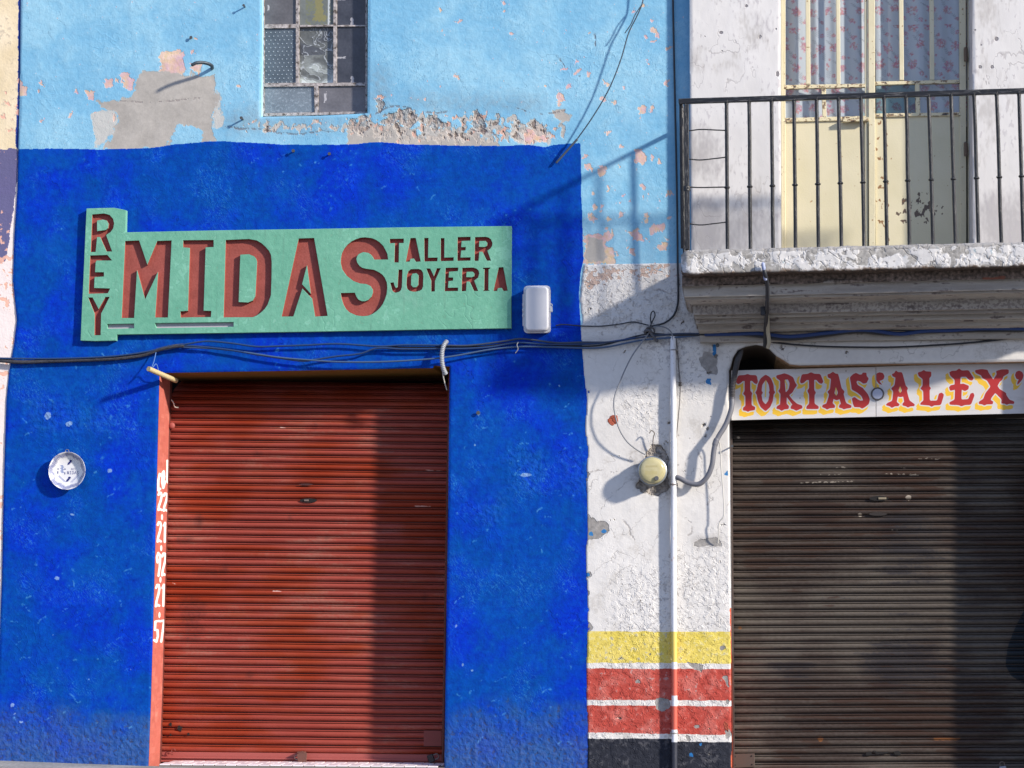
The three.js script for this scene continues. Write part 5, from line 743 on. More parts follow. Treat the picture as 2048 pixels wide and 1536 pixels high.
// ---------------------------------------------------------------- the brown shutter
{
  const z = -0.262, bb = boxOf([P(1440, 800, z), P(2090, 1560, z)].map((p) => new THREE.Vector2(p.x, p.y)));
  const soot = new Mask(bb, z, 100).poly([[1740, 1010], [1860, 1000], [1900, 1060], [1880, 1180], [1800, 1180], [1760, 1120]]).dots([1590, 1345, 50, 40], [1800, 1340, 80, 60], [1540, 1080, 40, 20], [1620, 1020, 60, 26], [1860, 1300, 60, 50], [1560, 1450, 60, 14], [1780, 1220, 70, 20]).done(26);
  const scuff = new Mask(bb, z, 330).line(2, [[1830, 918], [1884, 918]], [[1668, 936], [1696, 934]], [[1800, 936], [1812, 935]], [[1640, 950], [1690, 949]], [[1760, 948], [1840, 950]], [[1600, 966], [1710, 963]], [[1472, 1126], [1490, 1125]], [[1772, 1062], [1800, 1060]]).dots([1817, 996, 6, 5], [1720, 1030, 4], [1477, 875, 3]).done(1.6);
  const tan = new Mask(bb, z, 330).poly([[1866, 1474], [1922, 1474], [1920, 1480], [1868, 1480]]).dots([1641, 1478, 6, 5], [1480, 1256, 4, 3]).done(1.5);
  const graf = new Mask(bb, z, 200).poly([[2048, 1220], [2030, 1255], [2016, 1290], [2010, 1330], [2022, 1352], [2050, 1368], [2090, 1370], [2090, 1210]]).done(4);
  const S = shutter(white, z, 1461, 1466, 2064, 2066, 832, 1530, -3, 46, 15.2, 0.0125, (x, y) => {
    const n1 = fbm(x * 1.4 + 20, y * 1.6), n2 = fbm(x * 2.6, y * 28), n3 = fbm(x * 40, y * 70, 3), t = ss(-0.35, 0.45, n1 + 0.5 * n2);
    const row = Math.floor(y / 0.0495), rt = gn(row * 5.3, 1.7 + x * 0.8); K.r = mix(66, 86, t) + 9 * n3 + 11 * rt; K.g = mix(57, 79, t) + 9 * n3 + 11 * rt; K.b = mix(52, 72, t) + 9 * n3 + 10 * rt;
    const s = soot.v(x + 0.16 * gn(row * 7.1, 3), (row + 0.5) * 0.0495) * 0.6 + 0.55 * n2 + 0.3 * n3 + 0.45 * rt; tint(38, 37, 42, 0.6 * ss(0.3, 0.8, s)); if (n2 - n1 > 0.45) tint(60, 42, 34, 0.5);
    const c = scuff.v(x, y) + 0.35 * n3; if (c > 0.4) tint(190, 178, 160, 0.75); if (tan.v(x, y) + 0.25 * n3 > 0.45) tint(128, 82, 48, 0.8); if (graf.v(x, y) > 0.5) tint(30, 38, 46, 0.85);
    K.h = 0.0003 * n3 + 0.0004 * n2;
  }, std(new THREE.Color('rgb(60,46,40)'), 0.6), 300, 0.36, 0);
  const dark = std(new THREE.Color('rgb(14,11,11)'), 0.9), steel = std(new THREE.Color('rgb(150,136,112)'), 0.45, { metalness: 0.6 });
  const oval = (px, py, w, h, zz) => { const q = P(px, py, zz), s = new THREE.Shape(); s.absellipse(0, 0, w / 628, h / 628, 0, Math.PI * 2); const g = new THREE.ExtrudeGeometry(s, { depth: 0.003, bevelEnabled: false, curveSegments: 14 }); g.translate(q.x, q.y, zz); return g; };
  mesh('bolt_slot', oval(1758, 997, 38, 10, z + 0.0185), dark, S.s); { const q = P(1764, 997, z), g = new RoundedBoxGeometry(0.05, 0.014, 0.008, 1, 0.002); g.translate(q.x, q.y, z + 0.0235); mesh('bolt', g, steel, S.s); } mesh('bolt_slot', oval(1756, 1028, 36, 7, z + 0.0185), std(new THREE.Color('rgb(40,34,32)'), 0.9), S.s);
  const torn = (pts) => plateGeo(to2(pts, z), z + 0.0185, 0.003, 0.0003); mesh('torn_hole', torn([[1731, 1505], [1742, 1503], [1744, 1510], [1732, 1511]]), dark, S.s); mesh('torn_hole', torn([[1748, 1500], [1756, 1505], [1776, 1503], [1776, 1506], [1752, 1508]]), dark, S.s); mesh('torn_hole', torn([[1786, 1503], [1796, 1501], [1802, 1506], [1800, 1511], [1790, 1509]]), dark, S.s);
  const lp = mesh('lock_plate', plate([[1464, 1508], [1509, 1507], [1510, 1534], [1465, 1536]], z + 0.024, 0.014, 0.002), std(new THREE.Color('rgb(82,70,62)'), 0.55, { metalness: 0.2 }), S.s);
  for (const [px, py] of [[1470, 1513], [1503, 1512], [1504, 1529], [1470, 1530]]) { const q = P(px, py, z + 0.024), g = new THREE.SphereGeometry(0.005, 8, 6); g.translate(q.x, q.y, z + 0.024); mesh('rivet', g, dark, lp.parent === S.s ? S.s : lp); }
  const l = S.L(1531), r = S.R(1531), l2 = S.L(1556), r2 = S.R(1556); mesh('bottom_bar', plateGeo([l, r, r2, l2].map((p) => new THREE.Vector2(p.x, p.y)), z + 0.012, 0.018, 0.002), std(new THREE.Color('rgb(84,70,62)'), 0.6), S.s);
  const pk = makePadlock(2006, 1536, 0.15, std(new THREE.Color('rgb(150,152,160)'), 0.3, { metalness: 0.8 }), 'shiny padlock in the dark right foot of the brown shutter', 0.9); pk.position.copy(P(2006, 1538, z + 0.04)); pk.name = 'padlock_002';
}

// ================================================================ THE PAINTED SHOP SIGN
{
  const z = -0.10, k1 = (pts) => pts.map(([x, y]) => [x / 6.827 + 1460, y / 6.827 + 720]), k2 = (pts) => pts.map(([x, y]) => [x / 6.649 + 1740, y / 6.649 + 720]);
  const circ = (x, y, r, tail) => { const o = []; for (let i = 0; i <= 16; i++) { const a = -0.9 + i / 16 * 5.2; o.push([x + Math.cos(a) * r, y - Math.sin(a) * r]); } return [...o, ...tail]; };
  const L = [
    k1([[115, 215], [200, 210], [240, 195], [275, 210], [360, 212], [378, 300], [360, 325], [335, 312], [300, 278], [272, 282], [272, 420], [300, 455], [290, 485], [290, 620], [340, 645], [335, 680], [270, 690], [245, 703], [220, 690], [180, 685], [185, 650], [215, 630], [215, 490], [183, 460], [205, 425], [205, 282], [175, 282], [140, 312], [110, 325], [85, 300]]),
    k1([[485, 205], [530, 228], [560, 262], [590, 340], [595, 415], [612, 440], [590, 470], [580, 560], [545, 640], [485, 695], [420, 640], [385, 560], [370, 470], [350, 445], [372, 410], [385, 330], [420, 255]]),
    k1([[635, 215], [700, 200], [740, 185], [800, 205], [860, 240], [885, 310], [910, 345], [880, 385], [850, 440], [800, 480], [850, 545], [910, 600], [980, 625], [985, 655], [945, 670], [905, 688], [870, 670], [830, 660], [840, 625], [860, 612], [770, 490], [768, 600], [800, 630], [795, 665], [740, 670], [705, 690], [675, 670], [635, 660], [650, 630], [690, 610], [695, 460], [665, 425], [688, 390], [690, 280], [640, 245]]),
    k1([[985, 200], [1060, 195], [1105, 172], [1150, 192], [1230, 195], [1270, 295], [1250, 322], [1220, 310], [1180, 265], [1145, 267], [1145, 410], [1168, 445], [1150, 480], [1150, 600], [1205, 635], [1205, 665], [1045, 665], [1050, 635], [1085, 600], [1085, 470], [1060, 420], [1085, 385], [1082, 267], [1045, 270], [1000, 310], [970, 315], [960, 290]]),
    k1([[1335, 200], [1370, 190], [1405, 165], [1440, 190], [1475, 195], [1520, 390], [1560, 430], [1545, 465], [1580, 590], [1655, 625], [1650, 650], [1590, 658], [1555, 670], [1530, 655], [1490, 645], [1500, 615], [1520, 600], [1500, 530], [1452, 545], [1410, 525], [1395, 590], [1430, 625], [1425, 650], [1360, 655], [1325, 672], [1300, 655], [1262, 640], [1270, 615], [1320, 600], [1360, 470], [1335, 435], [1370, 400], [1385, 255], [1340, 235]]),
    k1([[1640, 240], [1680, 200], [1720, 180], [1770, 205], [1805, 200], [1815, 176], [1858, 178], [1862, 220], [1890, 255], [1860, 312], [1820, 318], [1780, 287], [1740, 277], [1720, 300], [1740, 345], [1810, 385], [1830, 410], [1880, 470], [1905, 540], [1890, 600], [1840, 640], [1805, 660], [1770, 640], [1700, 640], [1680, 590], [1670, 525], [1700, 510], [1740, 540], [1780, 560], [1825, 556], [1800, 490], [1740, 440], [1665, 400], [1660, 340]]),
    k2([[82, 215], [95, 180], [130, 168], [170, 178], [188, 215], [178, 250], [150, 268], [120, 272], [132, 300], [156, 326], [120, 310], [92, 275]]),
    k2([[295, 190], [325, 178], [345, 145], [370, 165], [425, 168], [470, 340], [500, 375], [485, 410], [520, 540], [590, 590], [585, 610], [535, 612], [505, 628], [480, 612], [435, 600], [440, 575], [460, 560], [445, 480], [405, 490], [365, 480], [350, 560], [390, 590], [375, 610], [330, 612], [290, 632], [265, 612], [215, 598], [235, 575], [300, 545], [315, 415], [285, 380], [330, 340], [345, 230], [305, 215]]),
    k2([[640, 170], [690, 155], [715, 138], [740, 155], [810, 160], [810, 210], [785, 240], [785, 350], [805, 375], [788, 400], [790, 545], [895, 545], [920, 450], [950, 438], [980, 460], [940, 595], [850, 600], [820, 618], [790, 600], [670, 590], [680, 570], [715, 540], [712, 410], [675, 380], [705, 340], [705, 250], [650, 210]]),
    k2([[1060, 165], [1090, 150], [1150, 145], [1185, 118], [1220, 145], [1310, 140], [1340, 190], [1375, 245], [1355, 270], [1320, 262], [1280, 217], [1200, 220], [1195, 325], [1240, 318], [1265, 328], [1310, 345], [1305, 385], [1260, 410], [1215, 385], [1210, 530], [1310, 525], [1340, 450], [1370, 440], [1385, 470], [1340, 590], [1260, 595], [1215, 612], [1180, 595], [1065, 590], [1060, 565], [1130, 530], [1135, 388], [1070, 405], [1055, 365], [1075, 340], [1130, 330], [1130, 260], [1070, 205]]),
    k2([[1400, 140], [1480, 125], [1560, 135], [1570, 165], [1640, 270], [1690, 190], [1680, 150], [1750, 130], [1840, 130], [1840, 175], [1770, 215], [1755, 260], [1720, 290], [1690, 345], [1720, 390], [1805, 440], [1810, 470], [1850, 530], [1915, 555], [1910, 580], [1850, 578], [1820, 590], [1790, 575], [1750, 575], [1755, 520], [1665, 430], [1610, 500], [1600, 535], [1635, 555], [1625, 585], [1555, 585], [1520, 600], [1490, 585], [1450, 580], [1455, 555], [1510, 520], [1540, 440], [1610, 355], [1560, 270], [1500, 240], [1480, 200], [1410, 170]]),
    k2([[1932, 200], [1948, 160], [1985, 145], [2022, 165], [2038, 205], [2025, 250], [1995, 290], [1960, 325], [1968, 290], [1985, 258], [1950, 245]]),
  ];
  const holes = [k1([[490, 270], [530, 340], [540, 420], [528, 440], [540, 470], [520, 560], [485, 605], [445, 560], [430, 480], [450, 445], [432, 420], [440, 340]]), k1([[745, 270], [790, 265], [815, 320], [800, 400], [760, 445], [752, 350]]), k1([[1445, 365], [1475, 450], [1452, 490], [1425, 455]]), k2([[400, 345], [425, 410], [400, 440], [380, 405]])];
  const out = [[1462, 741], [1752, 733.5], [2085, 722.5], [2085, 826], [1752, 833.5], [1463, 840.5]], O = to2(out, z), bb = boxOf(O), W = 2048, H = Math.round(2048 * bb.h / bb.w);
  const cv = document.createElement('canvas'); cv.width = W; cv.height = H; const x = cv.getContext('2d'), X = (p, dx = 0, dy = 0) => { const q = P(p[0] + dx, p[1] + dy, z); return [(q.x - bb.x) / bb.w * W, H - (q.y - bb.y) / bb.h * H]; };
  x.fillStyle = 'rgb(198,194,192)'; x.fillRect(0, 0, W, H); reseed(12); for (let i = 0; i < 500; i++) { x.fillStyle = `rgba(${rnd() < 0.5 ? '150,140,130' : '225,222,220'},${rnd() * 0.10})`; x.fillRect(rnd() * W, rnd() * H, 20 + rnd() * 160, 3 + rnd() * 16); }
  const draw = (p, dx = 0, dy = 0) => { x.beginPath(); const m = p.map((q) => X(q, dx, dy)), n = m.length; for (let i = 0; i < n; i++) { const a = m[i], b = m[(i + 1) % n], c = [(a[0] + b[0]) / 2, (a[1] + b[1]) / 2]; const pr = m[(i + n - 1) % n], s = [(a[0] + pr[0]) / 2, (a[1] + pr[1]) / 2]; if (!i) x.moveTo(mix(s[0], a[0], 0.55), mix(s[1], a[1], 0.55)); else x.lineTo(mix(s[0], a[0], 0.55), mix(s[1], a[1], 0.55)); x.quadraticCurveTo(a[0], a[1], mix(c[0], a[0], 0.55), mix(c[1], a[1], 0.55)); } x.closePath(); };
  x.lineJoin = 'round';
  for (const p of L) { x.fillStyle = x.strokeStyle = 'rgb(222,176,44)'; x.lineWidth = 12; for (const [a, b] of [[-7, 10], [-3.5, 9], [-7, 5]]) { draw(p, a, b); x.fill(); x.stroke(); } }
  for (const p of L) { x.strokeStyle = x.fillStyle = 'rgb(200,196,194)'; x.lineWidth = 21; draw(p); x.stroke(); }
  L.forEach((p) => { x.fillStyle = x.strokeStyle = 'rgb(168,34,32)'; x.lineWidth = 5; draw(p); x.fill(); x.stroke(); });
  holes.forEach((p, i) => { x.fillStyle = 'rgb(200,196,194)'; draw(p); x.fill(); x.save(); draw(p); x.clip(); x.fillStyle = 'rgb(222,176,44)'; draw(p, i ? -2 : -5, i ? 5 : 7); x.globalAlpha = 0.75; x.lineWidth = 9; x.strokeStyle = 'rgb(222,176,44)'; const m = p.map((q) => X(q)); x.beginPath(); x.moveTo(...m[0]); const c = m.reduce((s, q) => [s[0] + q[0] / m.length, s[1] + q[1] / m.length], [0, 0]); x.lineTo(...c); x.lineTo(c[0] - 2, c[1] + 30); x.stroke(); x.restore(); });
  x.fillStyle = 'rgba(120,110,100,0.55)'; for (const [px, py] of [[1591, 737], [1692, 742], [1600, 796]]) { const q = X([px, py]); x.beginPath(); x.ellipse(q[0], q[1], 5, 7, 0, 0, 7); x.fill(); }
  const tex = new THREE.CanvasTexture(cv); tex.colorSpace = THREE.SRGBColorSpace; tex.repeat.set(1 / bb.w, 1 / bb.h); tex.offset.set(-bb.x / bb.w, -bb.y / bb.h);
  const m = std(0xffffff, 0.5, { map: tex }), t = thing('painted_sign', 'white metal sign with red and yellow letters reading TORTAS ALEX', 'sign', P(1760, 836, z));
  const sm = P(1752, 780, z).x, cut = (pts) => plateGeo(to2(pts, z), z, 0.012, 0.0015);
  mesh('panel', cut([[1462, 741], [1751.4, 733.5], [1751.4, 833.5], [1463, 840.5]]), m, t); mesh('panel', cut([[1752.4, 733.4], [2085, 722.5], [2085, 826], [1752.4, 833.4]]), m, t);
  const c = P(1755, 788, z), ring = new THREE.TorusGeometry(0.0365, 0.0055, 10, 32), face = new THREE.CylinderGeometry(0.034, 0.034, 0.012, 32); ring.translate(c.x, c.y, z + 0.007); face.rotateX(Math.PI / 2); face.translate(c.x, c.y, z + 0.004);
  const rg = mesh('round_cap', ring, std(new THREE.Color('rgb(88,84,84)'), 0.5, { metalness: 0.4 }), t); mesh('cap_face', face, std(new THREE.Color('rgb(168,172,190)'), 0.45), rg);
}

// ================================================================ THE PAINTED PLATE
{
  const c = P(137, 942, 0.02), r = 39.5 / 314 * 0.985, t = thing('ceramic_plate', 'white ceramic plate with blue painted motifs hung on the blue wall', 'plate', V3(c.x, c.y - r, 0.0));
  const cv = document.createElement('canvas'); cv.width = cv.height = 512; const x = cv.getContext('2d'); x.fillStyle = 'rgb(214,212,212)'; x.fillRect(0, 0, 512, 512);
  const s = (v) => (v - 735) / 500 * 250 + 256, sy = (v) => (v - 785) / 510 * 250 + 256;
  x.strokeStyle = 'rgb(62,70,120)'; x.lineCap = 'round';
  for (const [rr, w, al] of [[212, 9, 0.95], [226, 12, 0.7], [198, 5, 0.85], [240, 9, 0.7]]) { x.globalAlpha = al; x.lineWidth = w; x.beginPath(); for (let i = 0; i <= 220; i++) { const a = i / 220 * 6.2832, q = rr + 9 * Math.sin(a * 8 + 0.7) + 3 * Math.sin(a * 23); i ? x.lineTo(256 + Math.cos(a) * q, 256 + Math.sin(a) * q) : x.moveTo(256 + q, 256); } x.stroke(); } x.globalAlpha = 1;
  x.fillStyle = 'rgb(18,24,96)'; const leaf = (x0, y0, x1, y1, w) => { const a = Math.atan2(y1 - y0, x1 - x0), l = Math.hypot(x1 - x0, y1 - y0); x.save(); x.translate(x0, y0); x.rotate(a); x.beginPath(); x.moveTo(0, 0); for (let i = 1; i <= 4; i++) { x.lineTo(l * i * 0.2, -w * (i < 4 ? 0.45 : 1)); x.lineTo(l * (i * 0.2 + 0.06), -w); } x.lineTo(l, 0); for (let i = 4; i >= 1; i--) { x.lineTo(l * (i * 0.2 + 0.06), w); x.lineTo(l * i * 0.2, w * 0.45); } x.closePath(); x.fill(); x.restore(); };
  leaf(s(695), sy(625), s(825), sy(485), 20); leaf(s(670), sy(1095), s(795), sy(945), 20);
  x.fillStyle = 'rgba(70,80,140,0.85)'; for (const [a0, b0, a1, b1] of [[470, 925, 640, 1080], [1000, 900, 830, 1090]]) for (let i = 0; i < 7; i++) { const u = i / 6, X = s(mix(a0, a1, u)), Y = sy(mix(b0, b1, u)); for (const d of [-1, 1]) { x.beginPath(); x.ellipse(X + d * 10, Y, 10, 4, d * 0.5 + (a0 < 700 ? 0.7 : -0.7), 0, 7); x.fill(); } }
  x.fillStyle = 'rgba(70,90,150,0.6)'; for (let i = 0; i < 6; i++) { x.beginPath(); x.ellipse(s(560) + (i % 2 ? 6 : -6), sy(640 + i * 36), 22, 9, 0, 0, 7); x.fill(); }
  x.fillStyle = 'rgb(44,52,110)'; x.font = 'bold 38px monospace'; x.fillText('REY', s(800), sy(765)); x.font = 'bold 56px monospace'; x.fillText('MIDAS', s(690), sy(874)); x.fillRect(s(430), sy(710), 14, 20); x.fillRect(s(425), sy(790), 14, 34); x.fillRect(s(610), sy(720), 26, 12); x.fillRect(s(620), sy(820), 14, 30);
  const tex = new THREE.CanvasTexture(cv); tex.colorSpace = THREE.SRGBColorSpace;
  const prof = [[0.0001, 0.020], [0.045, 0.020], [0.070, 0.021], [0.084, 0.025], [0.098, 0.033], [0.112, 0.042], [r - 0.005, 0.052], [r - 0.001, 0.056], [r, 0.053], [r - 0.002, 0.049], [0.108, 0.034], [0.092, 0.022], [0.07, 0.010], [0.06, 0.004]].map(([a, b]) => new THREE.Vector2(a, b));
  const g = new THREE.LatheGeometry(prof, 56); g.rotateX(Math.PI / 2); const p = g.attributes.position, uv = g.attributes.uv; for (let i = 0; i < p.count; i++) uv.setXY(i, 0.5 + p.getX(i) / (2 * r), 0.5 + p.getY(i) / (2 * r)); g.computeVertexNormals(); g.translate(c.x, c.y, 0);
  mesh('dish', g, new THREE.MeshPhysicalMaterial({ map: tex, roughness: 0.25, clearcoat: 0.5, clearcoatRoughness: 0.2, side: THREE.DoubleSide }), t);
  const hg = new THREE.TorusGeometry(0.012, 0.002, 6, 14); hg.translate(c.x - 0.004, c.y + r + 0.004, 0.045); mesh('hanger', hg, std(0x8a8578, 0.5, { metalness: 0.6 }), t);
}

// ================================================================ THE GREY JUNCTION BOX
{
  const a = P(1048, 572, 0.1), b = P(1098.5, 663, 0.1), cx = (a.x + b.x) / 2, cy = (a.y + b.y) / 2, w = b.x - a.x, h = a.y - b.y, t = thing('junction_box', 'light grey plastic junction box with rounded lid right of the carved sign', 'electrical box', V3(cx, b.y, 0));
  const pl = std(new THREE.Color('rgb(192,191,194)'), 0.42), pl2 = std(new THREE.Color('rgb(180,180,184)'), 0.45);
  const rr = (w, h, r) => { const s = new THREE.Shape(); s.moveTo(-w / 2 + r, -h / 2); s.lineTo(w / 2 - r, -h / 2); s.quadraticCurveTo(w / 2, -h / 2, w / 2, -h / 2 + r); s.lineTo(w / 2, h / 2 - r); s.quadraticCurveTo(w / 2, h / 2, w / 2 - r, h / 2); s.lineTo(-w / 2 + r, h / 2); s.quadraticCurveTo(-w / 2, h / 2, -w / 2, h / 2 - r); s.lineTo(-w / 2, -h / 2 + r); s.quadraticCurveTo(-w / 2, -h / 2, -w / 2 + r, -h / 2); return s; };
  const body = new THREE.ExtrudeGeometry(rr(w - 0.004, h - 0.004, 0.022), { depth: 0.05, bevelEnabled: true, bevelSize: 0.003, bevelThickness: 0.004, bevelSegments: 3 }); body.translate(cx, cy, 0.004); mesh('back_box', body, pl2, t);
  const lip = new THREE.ExtrudeGeometry(rr(w + 0.004, h + 0.004, 0.026), { depth: 0.008, bevelEnabled: true, bevelSize: 0.003, bevelThickness: 0.003, bevelSegments: 3 }); lip.translate(cx, cy, 0.063); const lid = mesh('lid', mergeGeometries([lip, (() => { const g = new THREE.ExtrudeGeometry(rr(w - 0.034, h - 0.034, 0.020), { depth: 0.012, bevelEnabled: true, bevelSize: 0.014, bevelThickness: 0.022, bevelSegments: 6 }); g.translate(cx, cy, 0.074); return g; })()]), pl, t);
  const hin = new RoundedBoxGeometry(0.014, h * 0.7, 0.02, 2, 0.004); hin.translate(cx - w / 2 - 0.006, cy - 0.004, 0.06); mesh('hinge', hin, pl2, t);
  for (const d of [-0.035, 0, 0.035]) { const g = new RoundedBoxGeometry(0.012, 0.02, 0.012, 1, 0.003); g.translate(cx - w / 2 - 0.008, cy - 0.004 + d, 0.070); mesh('hinge_knuckle', g, pl, t); }
  const ly = P(1100, 617, 0.06).y, lx = cx + w / 2 + 0.008, lg = mergeGeometries([new RoundedBoxGeometry(0.022, 0.034, 0.018, 2, 0.005).translate(lx, ly - 0.008, 0.068), new THREE.TorusGeometry(0.009, 0.0035, 8, 16).toNonIndexed().translate(lx - 0.001, ly + 0.02, 0.066)].map((g) => g.index ? g.toNonIndexed() : g)); mesh('latch', lg, pl, t);
}

// ================================================================ THE ELECTRICITY METER
{
  const c = P(1304, 941, 0.13), t = thing('electricity_meter', 'round yellowed glass electricity meter set in broken plaster on the white pillar', 'electricity meter', V3(c.x, P(1304, 972, 0).y, 0));
  const lathe = (pts, seg = 40) => { const g = new THREE.LatheGeometry(pts.map(([a, b]) => new THREE.Vector2(a, b)), seg); g.rotateX(Math.PI / 2); g.translate(c.x, c.y, 0); return g; };
  mesh('socket', lathe([[0.0001, -0.02], [0.082, -0.02], [0.086, 0.02], [0.088, 0.048], [0.094, 0.052], [0.095, 0.062], [0.088, 0.066], [0.0001, 0.066]]), std(new THREE.Color('rgb(52,54,60)'), 0.5, { metalness: 0.4 }), t);
  mesh('ring', lathe([[0.082, 0.062], [0.0925, 0.064], [0.094, 0.072], [0.0925, 0.080], [0.083, 0.082]]), std(new THREE.Color('rgb(150,156,160)'), 0.35, { metalness: 0.7 }), t);
  const yel = skinned((x, y) => { const n = fbm(x * 30, y * 30), d = Math.hypot(x - 0.09, y - 0.09); K.r = 178 + 8 * n; K.g = 168 + 8 * n; K.b = 126 + 12 * n; if (Math.abs(y - 0.115) < 0.006 && Math.abs(x - 0.09) < 0.04 && n > -0.2) tint(150, 136, 88, 0.4); if (Math.abs(y - 0.075) < 0.012 && Math.abs(x - 0.085) < 0.038) tint(168, 154, 100, 0.4); if (d > 0.074 && d < 0.079) tint(150, 146, 118, 0.6); K.h = 0.0002 * n; }, 0.18, 0.18, 900, 0.22);
  const dome = lathe([[0.0001, 0.148], [0.045, 0.147], [0.068, 0.143], [0.080, 0.134], [0.085, 0.118], [0.085, 0.074]], 48), p = dome.attributes.position, uv = dome.attributes.uv; for (let i = 0; i < p.count; i++) uv.setXY(i, (p.getX(i) - c.x + 0.09) / 0.18, (p.getY(i) - c.y + 0.09) / 0.18); mesh('glass_cover', dome, yel, t);
  const k = P(1313, 956.5, 0.145), kg = new THREE.CylinderGeometry(0.013, 0.015, 0.012, 16); kg.rotateX(Math.PI / 2); kg.translate(k.x, k.y, 0.149); mesh('seal_knob', kg, std(new THREE.Color('rgb(84,84,84)'), 0.5), t);
}

// ================================================================ PIPES, CABLES AND OTHER THINGS ON THE WALL
{
  // the white conduit, painted over with the bands of the wall
  const z = 0.036, A = P(1346, 673, z), B = P(1349, 1600, z), skin = skinned((x, y) => { const py = 0; const n = fbm(x * 40, y * 8); K.r = K.g = 208 + 8 * n; K.b = 210 + 8 * n; K.h = 0.0003 * n; }, 0.2, 1, 120, 0.45);
  const cv = document.createElement('canvas'); cv.width = 64; cv.height = 2048; const x = cv.getContext('2d'), Y = (py) => 2048 - (P(1347, py, z).y - B.y) / (A.y - B.y) * 2048; x.fillStyle = 'rgb(212,212,214)'; x.fillRect(0, 0, 64, 2048);
  const band = (a, b, c) => { x.fillStyle = c; x.fillRect(0, Y(a), 64, Y(b) - Y(a)); }; band(1263, 1324, 'rgb(210,186,92)'); band(1338, 1391, 'rgb(196,90,72)'); band(1412, 1459, 'rgb(196,90,72)'); band(1484, 1600, 'rgb(44,46,56)');
  reseed(21); for (let i = 0; i < 260; i++) { x.fillStyle = `rgba(120,112,106,${rnd() * 0.3})`; x.fillRect(rnd() * 64, rnd() * 2048, 1 + rnd() * 5, 2 + rnd() * 14); } for (let i = 0; i < 14; i++) { x.fillStyle = 'rgba(190,150,130,0.6)'; x.fillRect(rnd() * 64, 2048 * (0.3 + 0.5 * rnd()), 5, 4 + rnd() * 10); }
  const tex = new THREE.CanvasTexture(cv); tex.colorSpace = THREE.SRGBColorSpace;
  const crv = new THREE.CatmullRomCurve3([B, B.clone().lerp(A, 0.25).add(V3(0.002, 0, 0)), B.clone().lerp(A, 0.5).add(V3(-0.001, 0, 0)), B.clone().lerp(A, 0.75).add(V3(0.0015, 0, 0)), A]), g = new THREE.TubeGeometry(crv, 60, 0.0185, 14, false), uv = g.attributes.uv; for (let i = 0; i < uv.count; i++) uv.setXY(i, uv.getY(i), uv.getX(i));
  const t = thing('conduit_pipe', 'straight white conduit pipe painted with the wall stripes running down the white pillar', 'pipe', V3(B.x, B.y, 0));
  mesh('pipe', g, std(0xffffff, 0.42, { map: tex }), t);
  const clamp = (py) => { const q = P(1348, py, z), c = new THREE.TorusGeometry(0.0205, 0.004, 8, 20); c.scale(1, 1, 1); c.rotateX(Math.PI / 2); c.translate(q.x, q.y, z); const tab = new RoundedBoxGeometry(0.05, 0.018, 0.05, 1, 0.003); tab.translate(q.x, q.y, z - 0.024); mesh('clamp', mergeGeometries([c.toNonIndexed(), tab.index ? tab.toNonIndexed() : tab]), std(new THREE.Color('rgb(140,134,130)'), 0.6, { metalness: 0.3 }), t); };
  clamp(969); clamp(1466); clamp(700);
  // grey flexible conduit, ribbed at the top
  const f = thing('flexible_conduit', 'grey flexible conduit curving from behind the painted sign to the white pipe', 'conduit', P(1372, 966, 0)), gm = std(new THREE.Color('rgb(104,104,110)'), 0.5);
  const smooth = [[1464, 796, 0.05], [1463.5, 812, 0.055], [1459, 830, 0.06], [1450, 852, 0.065], [1436, 875, 0.075], [1430, 890, 0.08], [1427, 906, 0.08], [1424, 930, 0.08], [1414, 954, 0.075], [1398, 968, 0.065], [1378, 966, 0.055], [1358, 956, 0.045], [1348, 954, 0.03]];
  mesh('smooth_tube', tubeGeo(smooth, 0.0165, 90, 12), gm, f); mesh('coupling', tubeGeo([[1433, 880, 0.078], [1430, 889, 0.08]], 0.019, 8, 12), gm, f);
  const rib = [[1482, 690, -0.12], [1480, 706, -0.06], [1475, 722, 0.0], [1470, 745, 0.03], [1466, 770, 0.045], [1464, 800, 0.05]].map((p) => P(...p)), rc = new THREE.CatmullRomCurve3(rib), N = 420, fr = rc.computeFrenetFrames(N, false), pos = [], idx = [];
  for (let i = 0; i <= N; i++) { const p = rc.getPointAt(i / N), r = 0.0165 + 0.0028 * Math.sin(i / N * 6.2832 * 44); for (let j = 0; j < 12; j++) { const a = j / 12 * 6.2832, v = fr.normals[i].clone().multiplyScalar(Math.cos(a) * r).addScaledVector(fr.binormals[i], Math.sin(a) * r).add(p); pos.push(v.x, v.y, v.z); } } for (let i = 0; i < N; i++) for (let j = 0; j < 12; j++) { const a = i * 12 + j, b = i * 12 + (j + 1) % 12; idx.push(a, b, a + 12, b, b + 12, a + 12); }
  const rg = new THREE.BufferGeometry(); rg.setAttribute('position', new THREE.Float32BufferAttribute(pos, 3)); rg.setIndex(idx); rg.computeVertexNormals(); mesh('ribbed_tube', rg, std(new THREE.Color('rgb(70,68,70)'), 0.55), f);

  const blk = std(new THREE.Color('rgb(34,36,42)'), 0.55), blu = std(new THREE.Color('rgb(22,52,104)'), 0.6), dkb = std(new THREE.Color('rgb(26,54,96)'), 0.6), gry = std(new THREE.Color('rgb(120,122,126)'), 0.6), pale = std(new THREE.Color('rgb(190,186,178)'), 0.7), fuzz = skinned((a, b) => { const n = fbm(a * 160, b * 160, 2); K.r = 66 + 50 * n; K.g = 66 + 46 * n; K.b = 74 + 44 * n; K.h = 0.004 * n; }, 0.3, 0.3, 500, 0.95);
  const cable = (label, pts, r, m = blk, cat = 'cable', group) => single('cable', tubeGeo(pts, r, pts.length * 8, 7), m, label, cat, group);
